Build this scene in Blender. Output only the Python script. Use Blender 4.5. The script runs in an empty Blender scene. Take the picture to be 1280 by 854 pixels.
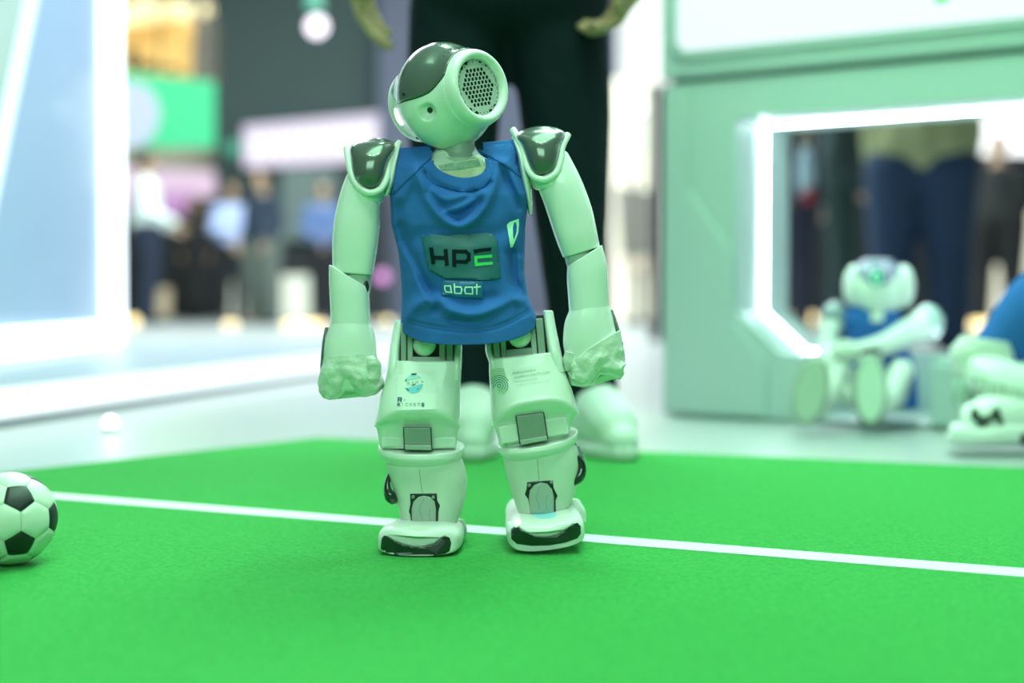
import bpy, bmesh, math, random
import numpy as np
from mathutils import Vector, Matrix
from mathutils.bvhtree import BVHTree
from mathutils.geometry import delaunay_2d_cdt, tessellate_polygon

random.seed(7)
rng = np.random.default_rng(7)
SC = bpy.context.scene
COL = SC.collection

# ------------------------------------------------------------------ camera
FPX = 1778.0                       # 50 mm lens on a 36 mm sensor, 1280 px wide
CAM_H = 0.2925
PITCH = math.atan(59 / FPX)
CT, ST = math.cos(PITCH), math.sin(PITCH)
cam_data = bpy.data.cameras.new('camera')
cam_data.lens = 50.0
cam_data.sensor_width = 36.0
cam_data.clip_start = 0.05
cam_data.clip_end = 200
cam = bpy.data.objects.new('camera', cam_data)
COL.objects.link(cam)
cam.location = (0, 0, CAM_H)
cam.rotation_euler = (math.pi / 2 - PITCH, 0, 0)
cam_data.dof.use_dof = True
cam_data.dof.focus_distance = 1.60
cam_data.dof.aperture_fstop = 1.8
SC.camera = cam

# ------------------------------------------------------------------ world, lights, exposure
SC.view_settings.view_transform = 'Standard'
SC.view_settings.look = 'None'
SC.view_settings.exposure = 0.0
SC.view_settings.gamma = 1.0
SC.view_settings.use_curve_mapping = False
SC.cycles.use_denoising = True
SC.cycles.max_bounces = 8
SC.cycles.sample_clamp_indirect = 6.0
SC.cycles.caustics_reflective = False
SC.cycles.caustics_refractive = False

world = bpy.data.worlds.new('hall_ambient')
SC.world = world
world.use_nodes = True
bg = world.node_tree.nodes['Background']
bg.inputs[0].default_value = (0.50, 0.72, 0.66, 1)
bg.inputs[1].default_value = 0.22


def area(name, loc, target, sx, sy, power, color):
    l = bpy.data.lights.new(name, 'AREA')
    l.shape = 'RECTANGLE'
    l.size, l.size_y = sx, sy
    l.energy = power
    l.color = color
    o = bpy.data.objects.new(name, l)
    COL.objects.link(o)
    o.location = loc
    d = Vector(target) - Vector(loc)
    o.rotation_euler = d.to_track_quat('-Z', 'Y').to_euler()
    return o


GREEN = (0.45, 1.0, 0.61)
area('stand_light_overhead', (0.20, 1.45, 2.4), (0.0, 1.62, 0.2), 2.0, 1.3, 66, GREEN)
area('front_fill_light', (-0.25, -1.3, 1.75), (0.0, 1.7, 0.25), 2.0, 0.9, 46, (0.52, 1.0, 0.68))  # added fill from the camera side, brightens the robot's front
area('stand_light_behind', (0.35, 2.9, 2.3), (0.1, 1.8, 0.0), 0.9, 0.5, 46, (0.50, 1.0, 0.70))
area('hall_light_far', (-0.5, 10.5, 6.0), (-0.5, 10.5, 0.0), 9.0, 6.0, 1900, (0.86, 1.0, 0.98))
area('totem_fill_light', (-0.35, 4.9, 2.3), (-1.58, 5.0, 0.5), 1.0, 1.2, 24, (0.70, 0.85, 1.0))  # added fill turned on the totem panel, also lifts the platform top
for i, (x, y, z) in enumerate([(-0.55, 0.75, 2.6), (0.55, 0.9, 2.7), (0.0, 0.45, 2.9)]):
    s = bpy.data.lights.new('spot_lamp', 'SPOT')
    s.energy = 16
    s.color = (0.93, 1.0, 0.95)
    s.shadow_soft_size = 0.05
    s.spot_size = math.radians(46)
    s.spot_blend = 0.6
    so = bpy.data.objects.new('spot_lamp', s)
    COL.objects.link(so)
    so.location = (x, y, z)
    so.rotation_euler = (Vector((0.0, 1.6, 0.25)) - Vector((x, y, z))).to_track_quat('-Z', 'Y').to_euler()


# ------------------------------------------------------------------ picture <-> place
def ray(px, py):
    a, v = px - 640.0, 427.0 - py
    return np.array([a, FPX * CT + v * ST, v * CT - FPX * ST])


def P(px, py, Y):
    d = ray(px, py)
    return np.array([0, 0, CAM_H]) + d * (Y / d[1])


def G(px, py, z=0.0):
    """the point of the level plane z seen at px, py"""
    d = ray(px, py)
    return np.array([0, 0, CAM_H]) + d * ((z - CAM_H) / d[2])


def PN(a, Y0):
    """N x 3 array of (px, py, depth in px at Y0) -> world points"""
    a = np.asarray(a, float)
    Y = Y0 + a[:, 2] * Y0 / FPX
    x, v = a[:, 0] - 640.0, 427.0 - a[:, 1]
    dy = FPX * CT + v * ST
    dz = v * CT - FPX * ST
    t = Y / dy
    return np.stack([x * t, Y, CAM_H + dz * t], 1)


# ------------------------------------------------------------------ materials
MATS = {}


def mat(name, base, rough=0.5, metal=0.0, coat=0.0, bump=None, vary=0.04, vscale=30.0, emit=None, estr=0.0, sheen=0.0,
        spec=0.5, trans=0.0, alpha=1.0):
    if name in MATS:
        return MATS[name]
    m = bpy.data.materials.new(name)
    m.use_nodes = True
    nt = m.node_tree
    b = nt.nodes['Principled BSDF']
    b.inputs['Roughness'].default_value = rough
    b.inputs['Metallic'].default_value = metal
    b.inputs['Coat Weight'].default_value = coat
    b.inputs['Coat Roughness'].default_value = 0.04
    b.inputs['Specular IOR Level'].default_value = spec
    b.inputs['Transmission Weight'].default_value = trans
    b.inputs['Alpha'].default_value = alpha
    if name == 'smoked_gloss':
        b.inputs['Coat Roughness'].default_value = 0.13
    if sheen:
        b.inputs['Sheen Weight'].default_value = sheen
        b.inputs['Sheen Tint'].default_value = (*[min(1, x * 1.6 + .12) for x in base], 1)
    tc = nt.nodes.new('ShaderNodeTexCoord')
    nz = nt.nodes.new('ShaderNodeTexNoise')
    nz.inputs['Scale'].default_value = vscale
    nz.inputs['Detail'].default_value = 4
    nt.links.new(tc.outputs['Object'], nz.inputs['Vector'])
    mx = nt.nodes.new('ShaderNodeMix')
    mx.data_type = 'RGBA'
    c = np.array(base)
    mx.inputs[6].default_value = (*np.clip(c * (1 - vary * 2), 0, 1), 1)
    mx.inputs[7].default_value = (*np.clip(c * (1 + vary * 2), 0, 1), 1)
    nt.links.new(nz.outputs[0], mx.inputs[0])
    nt.links.new(mx.outputs[2], b.inputs['Base Color'])
    if bump:
        n2 = nt.nodes.new('ShaderNodeTexNoise')
        n2.inputs['Scale'].default_value = bump[0]
        n2.inputs['Detail'].default_value = 3
        nt.links.new(tc.outputs['Object'], n2.inputs['Vector'])
        bp = nt.nodes.new('ShaderNodeBump')
        bp.inputs['Strength'].default_value = bump[1]
        bp.inputs['Distance'].default_value = bump[2]
        nt.links.new(n2.outputs[0], bp.inputs['Height'])
        nt.links.new(bp.outputs[0], b.inputs['Normal'])
    if emit:
        b.inputs['Emission Color'].default_value = (*emit, 1)
        b.inputs['Emission Strength'].default_value = estr
    MATS[name] = m
    return m


WHITE = mat('white_plastic', (0.80, 0.83, 0.80), 0.36, coat=0.45, vary=0.015, bump=(900, 0.02, 0.001))
WHITE2 = mat('worn_white_plastic', (0.72, 0.76, 0.70), 0.42, vary=0.06, vscale=40)
GREYP = mat('grey_plastic', (0.30, 0.34, 0.32), 0.42, vary=0.05)
MIDP = mat('pale_grey_plastic', (0.46, 0.50, 0.47), 0.45, vary=0.04)
DARKP = mat('dark_plastic', (0.020, 0.026, 0.024), 0.35)
GLOSS = mat('smoked_gloss', (0.085, 0.105, 0.095), 0.22, coat=1.0, vary=0.02)
GLOSSD = mat('black_gloss', (0.010, 0.028, 0.018), 0.22, coat=0.6, vary=0.1)
CHROME = mat('chrome', (0.7, 0.7, 0.8), 0.15, metal=1.0)
SHIRT = mat('blue_jersey_knit', (0.032, 0.135, 0.46), 0.92, vary=0.07, vscale=60, bump=(1400, 0.25, 0.0006), sheen=0.15, spec=0.2)
PATCH = mat('teal_iron_on_patch', (0.014, 0.120, 0.160), 0.45, vary=0.06, bump=(160, 0.25, 0.001))
PATCH2 = mat('clear_blue_patch', (0.022, 0.145, 0.33), 0.32, vary=0.05)
INKD = mat('dark_print', (0.004, 0.014, 0.020), 0.7, spec=0.1)
INKG = mat('green_print', (0.06, 0.62, 0.16), 0.5)
INKM = mat('mint_print', (0.50, 0.92, 0.70), 0.6)
INKW = mat('pale_print', (0.66, 0.9, 0.82), 0.6)
INKB = mat('cyan_print', (0.16, 0.62, 0.80), 0.45)
INKN = mat('navy_print', (0.02, 0.10, 0.16), 0.45)
INKF = mat('faded_print', (0.36, 0.50, 0.43), 0.5)
INKL = mat('very_faded_print', (0.52, 0.66, 0.57), 0.5)
INKT = mat('teal_green_print', (0.03, 0.36, 0.20), 0.5)
TAPE = mat('crumpled_white_tape', (0.66, 0.72, 0.64), 0.38, vary=0.07, vscale=60, bump=(140, 0.5, 0.003))
CARPET = mat('green_felt_carpet', (0.052, 0.37, 0.078), 0.95, vary=0.30, vscale=230, bump=(620, 0.9, 0.003), spec=0.1, sheen=0.35)
LINE = mat('white_field_tape', (0.70, 0.80, 0.76), 0.8, vary=0.05, bump=(520, 0.3, 0.001))
FLOOR = mat('white_vinyl_floor', (0.40, 0.43, 0.43), 0.30, vary=0.03, vscale=2.0)


# ------------------------------------------------------------------ object helpers
ORG = {}


def link(o, parent=None):
    COL.objects.link(o)
    if parent is not None:
        o.parent = parent
        ORG[o.name] = ORG[parent.name]
    return o


def tag(o, label=None, cat=None, group=None, kind=None):
    for k, v in (('label', label), ('category', cat), ('group', group), ('kind', kind)):
        if v:
            o[k] = v
    return o


def thing(name, loc, label, cat, group=None):
    o = bpy.data.objects.new(name, None)
    o.empty_display_size = 0.05
    COL.objects.link(o)
    o.location = [float(v) for v in loc]
    ORG[o.name] = np.array(loc, float)
    return tag(o, label, cat, group)


def obj(name, verts, faces, m, parent=None, smooth=True, sharp=38, mods=None):
    """verts in world space; becomes one mesh object"""
    v = np.asarray(verts, float)
    if parent is not None:
        org = ORG[parent.name]
    else:
        lo, hi = v.min(0), v.max(0)
        org = np.array([(lo[0] + hi[0]) / 2, (lo[1] + hi[1]) / 2, lo[2]])
    me = bpy.data.meshes.new(name)
    me.from_pydata([tuple(p) for p in (v - org)], [], [tuple(int(i) for i in f) for f in faces])
    me.update()
    bm = bmesh.new()
    bm.from_mesh(me)
    bmesh.ops.recalc_face_normals(bm, faces=bm.faces)
    bm.to_mesh(me)
    bm.free()
    me.materials.append(m)
    if smooth:
        me.polygons.foreach_set('use_smooth', [True] * len(me.polygons))
        me.set_sharp_from_angle(angle=math.radians(sharp))
    o = bpy.data.objects.new(name, me)
    link(o, parent)
    if parent is None:
        o.location = org
        ORG[o.name] = org
    return o


def join(*geos):
    V, F, n = [], [], 0
    for v, f in geos:
        V.append(np.asarray(v, float))
        F += [tuple(i + n for i in q) for q in f]
        n += len(v)
    return np.concatenate(V), F


def grid_faces(r, c, wrap=True):
    f = []
    for i in range(r - 1):
        for j in range(c if wrap else c - 1):
            k = (j + 1) % c
            f.append((i * c + j, i * c + k, (i + 1) * c + k, (i + 1) * c + j))
    return f


def catmull(a, sub):
    a = np.asarray(a, float)
    if sub <= 1 or len(a) < 3:
        sub = max(sub, 1)
    p = np.vstack([2 * a[0] - a[1], a, 2 * a[-1] - a[-2]])
    out = []
    for i in range(1, len(p) - 2):
        for k in range(sub):
            t = k / sub
            d1 = np.abs(p[i] - p[i - 1]) + np.abs(p[i + 1] - p[i])
            m0, m1 = (p[i + 1] - p[i - 1]) / 2, (p[i + 2] - p[i]) / 2
            h = ((2 * t**3 - 3 * t**2 + 1) * p[i] + (t**3 - 2 * t**2 + t) * m0 + (-2 * t**3 + 3 * t**2) * p[i + 1] + (t**3 - t**2) * m1)
            out.append(h)
    out.append(a[-1])
    return np.array(out)


def loft(secs, n=48, sub=5, r0=0.0, r1=0.0, warp=None):
    """secs rows: cx, cy, depth, half width, front half depth, back half depth, exponent, tilt in degrees (all picture px).
    returns (N x 3 picture-space verts, faces)"""
    S = catmull(secs, sub)

    def rounded(S, r, end):
        if r <= 0:
            return []
        a, b = (S[0], S[1]) if end == 0 else (S[-1], S[-2])
        d = a[:3] - b[:3]
        d = d / (np.linalg.norm(d) + 1e-9)
        out = []
        for k in range(1, 6):
            ph = k * math.pi / 10
            q = a.copy()
            q[:3] += d * r * math.sin(ph)
            for c in (3, 4, 5):
                q[c] = max(a[c] - r * (1 - math.cos(ph)), 0.3)
            out.append(q)
        return out
    s0, s1 = rounded(S, r0, 0), rounded(S, r1, 1)
    S = np.array(list(reversed(s0)) + list(S) + s1)
    th = np.linspace(0, 2 * math.pi, n, endpoint=False)
    c, s = np.cos(th), np.sin(th)
    V = []
    for q in S:
        e = 2.0 / q[6]
        x = q[3] * np.sign(c) * np.abs(c) ** e
        d = np.where(s < 0, q[4], q[5]) * np.sign(s) * np.abs(s) ** e
        t = math.radians(q[7])
        V.append(np.stack([q[0] + x * math.cos(t), q[1] + x * math.sin(t), q[2] + d], 1))
    V = np.concatenate(V)
    F = grid_faces(len(S), n)
    F.append(tuple(range(n - 1, -1, -1)))
    F.append(tuple(range((len(S) - 1) * n, len(S) * n)))
    if warp is not None:
        V = warp(V)
    return V, F


def tube(pts, rad, n=14, sub=6, flat=1.0):
    """sweep in picture space: rows px, py, depth; rad scalar or per point"""
    rad = np.full(len(pts), rad, float) if np.isscalar(rad) else np.asarray(rad, float)
    A = catmull(np.column_stack([np.asarray(pts, float), rad]), sub)
    C, R = A[:, :3], A[:, 3]
    T = np.gradient(C, axis=0)
    T /= np.linalg.norm(T, axis=1)[:, None] + 1e-9
    up = np.array([0.3, 0.2, 0.93])
    V = []
    th = np.linspace(0, 2 * math.pi, n, endpoint=False)
    k = np.linspace(0, 1, len(C))
    for i in range(len(C)):
        a = np.cross(T[i], up)
        a /= np.linalg.norm(a) + 1e-9
        b = np.cross(T[i], a)
        V.append(C[i] + R[i] * (np.cos(th)[:, None] * a + flat * np.sin(th)[:, None] * b))
    m = len(C)
    V = np.concatenate(V + [C[:1] - T[:1] * R[0] * 0.6, C[-1:] + T[-1:] * R[-1] * 0.6])
    F = grid_faces(m, n)
    for j in range(n):
        F.append((m * n, (j + 1) % n, j))
        F.append((m * n + 1, (m - 1) * n + j, (m - 1) * n + (j + 1) % n))
    return V, F


def ball(c, r, n=32, m=18, e=2.0):
    """ellipsoid with radii r = (x, y, z) in the space of c"""
    V = []
    for i in range(m + 1):
        la = -math.pi / 2 + math.pi * i / m
        for j in range(n):
            lo = 2 * math.pi * j / n
            V.append((c[0] + r[0] * math.cos(la) * math.cos(lo), c[1] + r[1] * math.sin(la), c[2] + r[2] * math.cos(la) * math.sin(lo)))
    return np.array(V), grid_faces(m + 1, n)


def box(c, h, R=None):
    V = np.array([(x, y, z) for x in (-1, 1) for y in (-1, 1) for z in (-1, 1)], float) * np.array(h)
    if R is not None:
        V = V @ np.array(R).T
    return V + np.array(c), [(0, 1, 3, 2), (4, 6, 7, 5), (0, 4, 5, 1), (2, 3, 7, 6), (0, 2, 6, 4), (1, 5, 7, 3)]


def prism(poly, fn0, fn1):
    """poly: list of 2D points; fn0/fn1 map a 2D point to the two faces"""
    n = len(poly)
    V = [fn0(*p) for p in poly] + [fn1(*p) for p in poly]
    F = [tuple(range(n)), tuple(range(2 * n - 1, n - 1, -1))]
    for i in range(n):
        j = (i + 1) % n
        F.append((i, n + i, n + j, j))
    return np.array(V, float), F


def lathe(prof, C, ax, u, v, n=48):
    """prof: (radius, height along ax) rows; C world"""
    V = []
    for r, h in prof:
        for j in range(n):
            t = 2 * math.pi * j / n
            V.append(C + ax * h + r * (math.cos(t) * u + math.sin(t) * v))
    return np.array(V), grid_faces(len(prof), n)


def bevel(o, w, seg=3):
    b = o.modifiers.new('bevel', 'BEVEL')
    b.width = w
    b.segments = seg
    b.limit_method = 'ANGLE'
    b.angle_limit = math.radians(40)
    return o


# ------------------------------------------------------------------ prints and thin pieces laid on a surface
def bvh_of(*objs):
    V, F, n = [], [], 0
    for o in objs:
        org = ORG[o.name]
        V += [tuple(np.array(v.co) + org) for v in o.data.vertices]
        F += [tuple(i + n for i in p.vertices) for p in o.data.polygons]
        n += len(o.data.vertices)
    return BVHTree.FromPolygons(V, F)


CAMP = Vector((0, 0, CAM_H))


def drape(name, bvh, polys, m, parent, off=0.0008, step=4.0, thick=0.0):
    V, F, n = [], [], 0
    for poly in polys:
        pts = [Vector(p) for p in poly]
        k = len(pts)
        # split long sides
        q = []
        for i in range(k):
            a, b = pts[i], pts[(i + 1) % k]
            s = max(1, int((b - a).length / step))
            q += [a.lerp(b, t / s) for t in range(s)]
        k = len(q)
        xs, ys = [p.x for p in q], [p.y for p in q]
        extra = []
        x = min(xs) + step / 2
        while x < max(xs):
            y = min(ys) + step / 2
            while y < max(ys):
                extra.append(Vector((x + 0.13, y + 0.07)))
                y += step
            x += step
        res = delaunay_2d_cdt(q + extra, [(i, (i + 1) % k) for i in range(k)], [list(range(k))], 1, 1e-4)
        vv, ff = res[0], res[2]
        used = sorted({i for f in ff for i in f})
        idx = {i: j for j, i in enumerate(used)}
        hits, dist = [], []
        for i in used:
            d = Vector(ray(vv[i].x, vv[i].y)).normalized()
            loc, _, _, t = bvh.ray_cast(CAMP, d)
            hits.append((d, t))
            if t is not None:
                dist.append(t)
        md = float(np.median(dist)) if dist else 1.6
        ok = []
        for d, t in hits:
            ok.append(not (t is None or abs(t - md) > 0.06))
            t = md if not ok[-1] else t
            V.append(np.array(CAMP + d * (t - off)))
        F += [tuple(idx[i] + n for i in f) for f in ff if all(ok[idx[i]] for i in f)]
        n += len(used)
    o = obj(name, V, F, m, parent)
    # face the viewer
    me = o.data
    s = sum((p.normal.dot(Vector((0, -1, 0))) * p.area) for p in me.polygons)
    if s < 0:
        me.flip_normals()
    if thick:
        so = o.modifiers.new('thickness', 'SOLIDIFY')
        so.thickness = thick
        so.offset = -1
    return o


def strokes(lines, w):
    """each polyline -> quads of width w (2D)"""
    out = []
    for ln in lines:
        for a, b in zip(ln[:-1], ln[1:]):
            a, b = np.array(a, float), np.array(b, float)
            d = (b - a) / (np.linalg.norm(b - a) + 1e-9)
            nrm = np.array([-d[1], d[0]]) * w / 2
            a2, b2 = a - d * w * 0.42, b + d * w * 0.42
            out.append([tuple(a2 + nrm), tuple(b2 + nrm), tuple(b2 - nrm), tuple(a2 - nrm)])
    return out


def disc2(cx, cy, rx, ry=None, n=20, rot=0.0):
    ry = ry or rx
    c, s = math.cos(rot), math.sin(rot)
    return [(cx + rx * math.cos(t) * c - ry * math.sin(t) * s, cy + rx * math.cos(t) * s + ry * math.sin(t) * c)
            for t in np.linspace(0, 2 * math.pi, n, endpoint=False)]


def place(text_lines, o, sx, sy, rot=0.0):
    c, s = math.cos(rot), math.sin(rot)
    return [[(o[0] + x * sx * c - y * sy * s, o[1] + x * sx * s + y * sy * c) for x, y in ln] for ln in text_lines]


# stroke letters on a 0..1 x 0..1 box, y down
GLY = {
    'H': [[(0, 0), (0, 1)], [(1, 0), (1, 1)], [(0, .5), (1, .5)]],
    'P': [[(0, 1), (0, 0), (.8, 0), (1, .15), (1, .5), (.8, .65), (0, .65)]],
    'R': [[(0, 1), (0, 0), (.8, 0), (1, .15), (1, .38), (.8, .52), (0, .52)], [(.5, .52), (1, 1)]],
    'K': [[(0, 0), (0, 1)], [(1, 0), (0, .52)], [(.3, .4), (1, 1)]],
    'I': [[(.5, 0), (.5, 1)]],
    'C': [[(1, .1), (.7, 0), (.2, .05), (0, .4), (0, .7), (.25, 1), (1, .95)]],
    'E': [[(1, 0), (0, 0), (0, 1), (1, 1)], [(0, .5), (.9, .5)]],
    'S': [[(1, .08), (.5, 0), (0, .2), (.3, .48), (1, .7), (.8, .98), (0, .95)]],
    '2': [[(0, .15), (.5, 0), (1, .25), (.5, .6), (0, 1), (1, 1)]],
    '-': [[(.2, .55), (.7, .55)]],
}


def word(txt, x, y, w, h, gap, stroke, rot=0.0):
    polys, cx = [], 0
    for ch in txt:
        if ch != ' ':
            lines = [[(cx + a * w, b * h) for a, b in ln] for ln in GLY[ch]]
            polys += strokes(place(lines, (x, y), 1, 1, rot), stroke)
        cx += w + gap
    return polys


# ================================================================== the setting
def emis(name, col, s):
    return mat(name, (0.06, 0.06, 0.06), 0.5, vary=0.0, emit=col, estr=s)


LED = emis('led_white', (0.76, 0.93, 1.0), 22.0)
LEDB = emis('led_bluish', (0.80, 0.94, 1.0), 3.2)

# hall floor and back walls
fl = obj('floor', *box((0, 12, -0.03), (14, 16, 0.024)), FLOOR, smooth=False)
tag(fl, 'glossy white hall floor around and beyond the green field', kind='structure')

HALLW = mat('dark_hall_wall', (0.050, 0.082, 0.080), 0.8, vary=0.03, vscale=0.6)
PURPW = mat('purple_grey_wall', (0.115, 0.125, 0.185), 0.8, vary=0.03, vscale=0.6)
CREAMW = mat('cream_wall', (0.62, 0.58, 0.44), 0.7, vary=0.05, vscale=0.8)
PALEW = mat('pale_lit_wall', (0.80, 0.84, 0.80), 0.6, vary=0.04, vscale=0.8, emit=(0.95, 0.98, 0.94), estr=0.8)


def wall_px(name, x0, x1, Y, top, m, label, th=0.15, z0=-0.006):
    a, b = P(x0, 368, Y)[0], P(x1, 368, Y)[0]
    o = obj(name, *box(((a + b) / 2, Y + th / 2, (top + z0) / 2), ((b - a) / 2, th / 2, (top - z0) / 2)), m, smooth=False)
    return tag(o, label, kind='structure')


wall_px('wall_back_left', -260, 268, 18.6, 7.5, CREAMW, 'cream wall at the far back left of the hall')
wall_px('wall_back', 268, 474, 18.0, 7.5, HALLW, 'dark grey hall wall behind the lit text screen')
wall_px('wall_back_middle', 474, 772, 17.6, 7.5, PURPW, 'purple grey wall behind the standing person')
wall_px('wall_back_right', 772, 838, 18.8, 7.5, PALEW, 'pale lit wall right of the standing person')
wall_px('wall_back_far_right', 838, 1560, 18.4, 7.5, mat('night_hall_wall', (0.016, 0.022, 0.030), 0.8, vary=0.05), 'dark hall wall seen through the lit opening')
wall_px('trim_1', 813, 829, 9.0, 1.62, mat('dark_post', (0.03, 0.034, 0.04), 0.6), 'dark narrow post behind the mint stand', th=0.1)

# green field: felt carpet slab and its tape line
cc, cl, cr = G(398, 547), G(0, 591), G(1280, 585)
dl, dr = (cl - cc) / np.linalg.norm(cl - cc), (cr - cc) / np.linalg.norm(cr - cc)
pl, pr = cc + dl * 3.4, cc + dr * 4.4
far = np.array([pr[0], -0.9, 0])
poly = [cc, pr, far, np.array([pl[0], -0.9, 0]), pl]
V = [(p[0], p[1], 0.0) for p in poly] + [(p[0], p[1], -0.006) for p in poly]
F = [(0, 1, 2, 3, 4), (9, 8, 7, 6, 5)] + [(i, 5 + i, 5 + (i + 1) % 5, (i + 1) % 5) for i in range(5)]
carpet = obj('carpet', V, F, CARPET, smooth=False)
tag(carpet, 'bright green felt carpet of the robot football field', 'carpet')


def strip(name, a, b, w, z0, z1, m, label, cat):
    d = (b - a) / np.linalg.norm(b - a)
    n = np.array([-d[1], d[0], 0]) * w / 2
    q = [a + n, b + n, b - n, a - n]
    v = [(p[0], p[1], z1) for p in q] + [(p[0], p[1], z0) for p in q]
    f = [(0, 1, 2, 3), (7, 6, 5, 4)] + [(i, 4 + i, 4 + (i + 1) % 4, (i + 1) % 4) for i in range(4)]
    return tag(obj(name, v, f, m, smooth=False), label, cat)


la, lb = G(70, 621), G(1280, 717)
ld = (lb - la) / np.linalg.norm(lb - la)
strip('field_line', la - ld * 0.75, lb + ld * 0.9, 0.047, 0.0002, 0.0012, LINE, 'straight white tape line across the green carpet', 'line')

# ------------------------------------------------------------------ right stand with the lit opening
KW = mat('stand_white_lacquer', (0.44, 0.54, 0.52), 0.42, vary=0.015, vscale=2.0)
KA = np.array([0.374, 3.48, 0])
KT = np.array([0.841, -0.541, 0])
KN = np.array([0.541, 0.841, 0])


def K(px, py, dep=0.0):
    """picture -> (s, z) on the stand's front plane"""
    o, d = np.array([0, 0, CAM_H]), ray(px, py)
    t = ((KA + KN * dep - o) @ KN) / (d @ KN)
    q = o + d * t
    return float((q - KA) @ KT), float(q[2])


def KP(s, z, dep=0.0):
    return KA + KT * s + KN * dep + np.array([0, 0, z])


S_END = 2.35
TH = 0.33
stand = thing('display_stand', KP(0.6, 0, 0.1), 'large mint white exhibition stand with a lit octagonal opening and screen', 'stand')
seam = K(828, 107)[1]
s0, s1 = K(920, 300)[0], 1.42
z0, z1 = K(1040, 445)[1], K(920, 147)[1]
ch = K(920, 391)[1]
cs = K(975, 445)[0]
n0, n1 = K(1000, 480)[0], K(1163, 480)[0]
hole = [(cs, z0), (n0, z0), (n0, 0.004), (n1, 0.004), (n1, z0), (s1 - (cs - s0), z0), (s1, ch), (s1, z1), (s0, z1), (s0, ch)]
outer = [(0, 0), (S_END, 0), (S_END, seam), (0, seam)]


def wall_with_hole(dep):
    loops = [[Vector((x, y, 0)) for x, y in outer], [Vector((x, y, 0)) for x, y in hole]]
    tri = tessellate_polygon(loops)
    return [KP(x, y, dep) for x, y in outer + hole], tri


va, fa = wall_with_hole(0.0)
vb, fb = wall_with_hole(TH)
nv = len(va)
F = [tuple(t) for t in fa] + [tuple(i + nv for i in reversed(t)) for t in fb]
for i in range(4):
    j = (i + 1) % 4
    F.append((i, j, nv + j, nv + i))
for i in range(len(hole)):
    j = (i + 1) % len(hole)
    F.append((4 + i, nv + 4 + i, nv + 4 + j, 4 + j))
obj('lower_body', va + vb, F, KW, stand, smooth=False)
# led strips set in the reveal: one per side of the opening
v, f = prism([(n0 + .001, 0.004), (n1 - .001, 0.004), (n1 - .001, z0), (n0 + .001, z0)], lambda x, y: KP(x, y, TH - .02), lambda x, y: KP(x, y, TH))
obj('niche_back', v, f, KW, stand, smooth=False)
n6 = len(hole)
cen = np.array([(s0 + s1) / 2, (z0 + z1) / 2])
for i in range(n6):
    a, b = np.array(hole[i]), np.array(hole[(i + 1) % n6])
    if min(a[1], b[1]) < 0.05:
        continue
    mid = (a + b) / 2
    d = (b - a) / np.linalg.norm(b - a)
    inw = np.array([-d[1], d[0]])
    if inw @ (cen - mid) < 0:
        inw = -inw
    a2, b2 = a + d * 0.004, b - d * 0.004
    q = [a2 + inw * 0.001, b2 + inw * 0.001, b2 + inw * 0.006, a2 + inw * 0.006]
    v, f = prism([tuple(p) for p in q], lambda x, y: KP(x, y, 0.152), lambda x, y: KP(x, y, 0.170))
    obj('led_strip', v, f, LED, stand, smooth=False)
# upper body with the backlit panel
zt = 1.75
v, f = prism([(-0.008, seam + 0.012), (S_END, seam + 0.012), (S_END, zt), (-0.008, zt)], lambda x, y: KP(x, y, -0.012), lambda x, y: KP(x, y, TH))
bevel(obj('upper_body', v, f, KW, stand, smooth=False), 0.012)
v, f = prism([(0.02, seam - 0.004), (S_END, seam - 0.004), (S_END, seam + 0.014), (0.02, seam + 0.014)], lambda x, y: KP(x, y, 0.012), lambda x, y: KP(x, y, TH - 0.02))
obj('shadow_gap', v, f, mat('gap_grey', (0.12, 0.22, 0.19), 0.7), stand, smooth=False)
pa = K(850, 66)
v, f = prism([(pa[0], pa[1] + 0.02), (pa[0] + 0.02, pa[1]), (S_END - 0.05, pa[1]), (S_END - 0.05, zt - 0.1), (pa[0], zt - 0.1)],
             lambda x, y: KP(x, y, -0.016), lambda x, y: KP(x, y, -0.010))
scr = obj('backlit_screen', v, f, emis('screen_light', (0.83, 0.96, 1.0), 1.05), stand, smooth=False)
rim = [(pa[0] - 0.012, zt - 0.1), (pa[0] - 0.012, pa[1] + 0.012), (pa[0] + 0.012, pa[1] - 0.012), (S_END - 0.05, pa[1] - 0.012)]
V, F = [], []
for a, b in zip(rim[:-1], rim[1:]):
    a, b = np.array(a), np.array(b)
    d = (b - a) / np.linalg.norm(b - a)
    nn = np.array([-d[1], d[0]]) * 0.006
    g = prism([tuple(a + nn - d * .004), tuple(b + nn + d * .004), tuple(b - nn + d * .004), tuple(a - nn - d * .004)], lambda x, y: KP(x, y, -0.02), lambda x, y: KP(x, y, -0.011))
    V, F = (list(V), F)
    nb = len(V)
    V += list(g[0])
    F += [tuple(i + nb for i in q) for q in g[1]]
obj('screen_frame', V, F, KW, stand, smooth=False)
mk = K(1180, 3)
v, f = prism([(mk[0] - .014, mk[1] - .003), (mk[0] + .014, mk[1] - .003), (mk[0] + .014, mk[1] + .05), (mk[0] - .014, mk[1] + .05)], lambda x, y: KP(x, y, -0.0175), lambda x, y: KP(x, y, -0.0155))
obj('screen_mark', v, f, INKG, stand, smooth=False)
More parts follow.
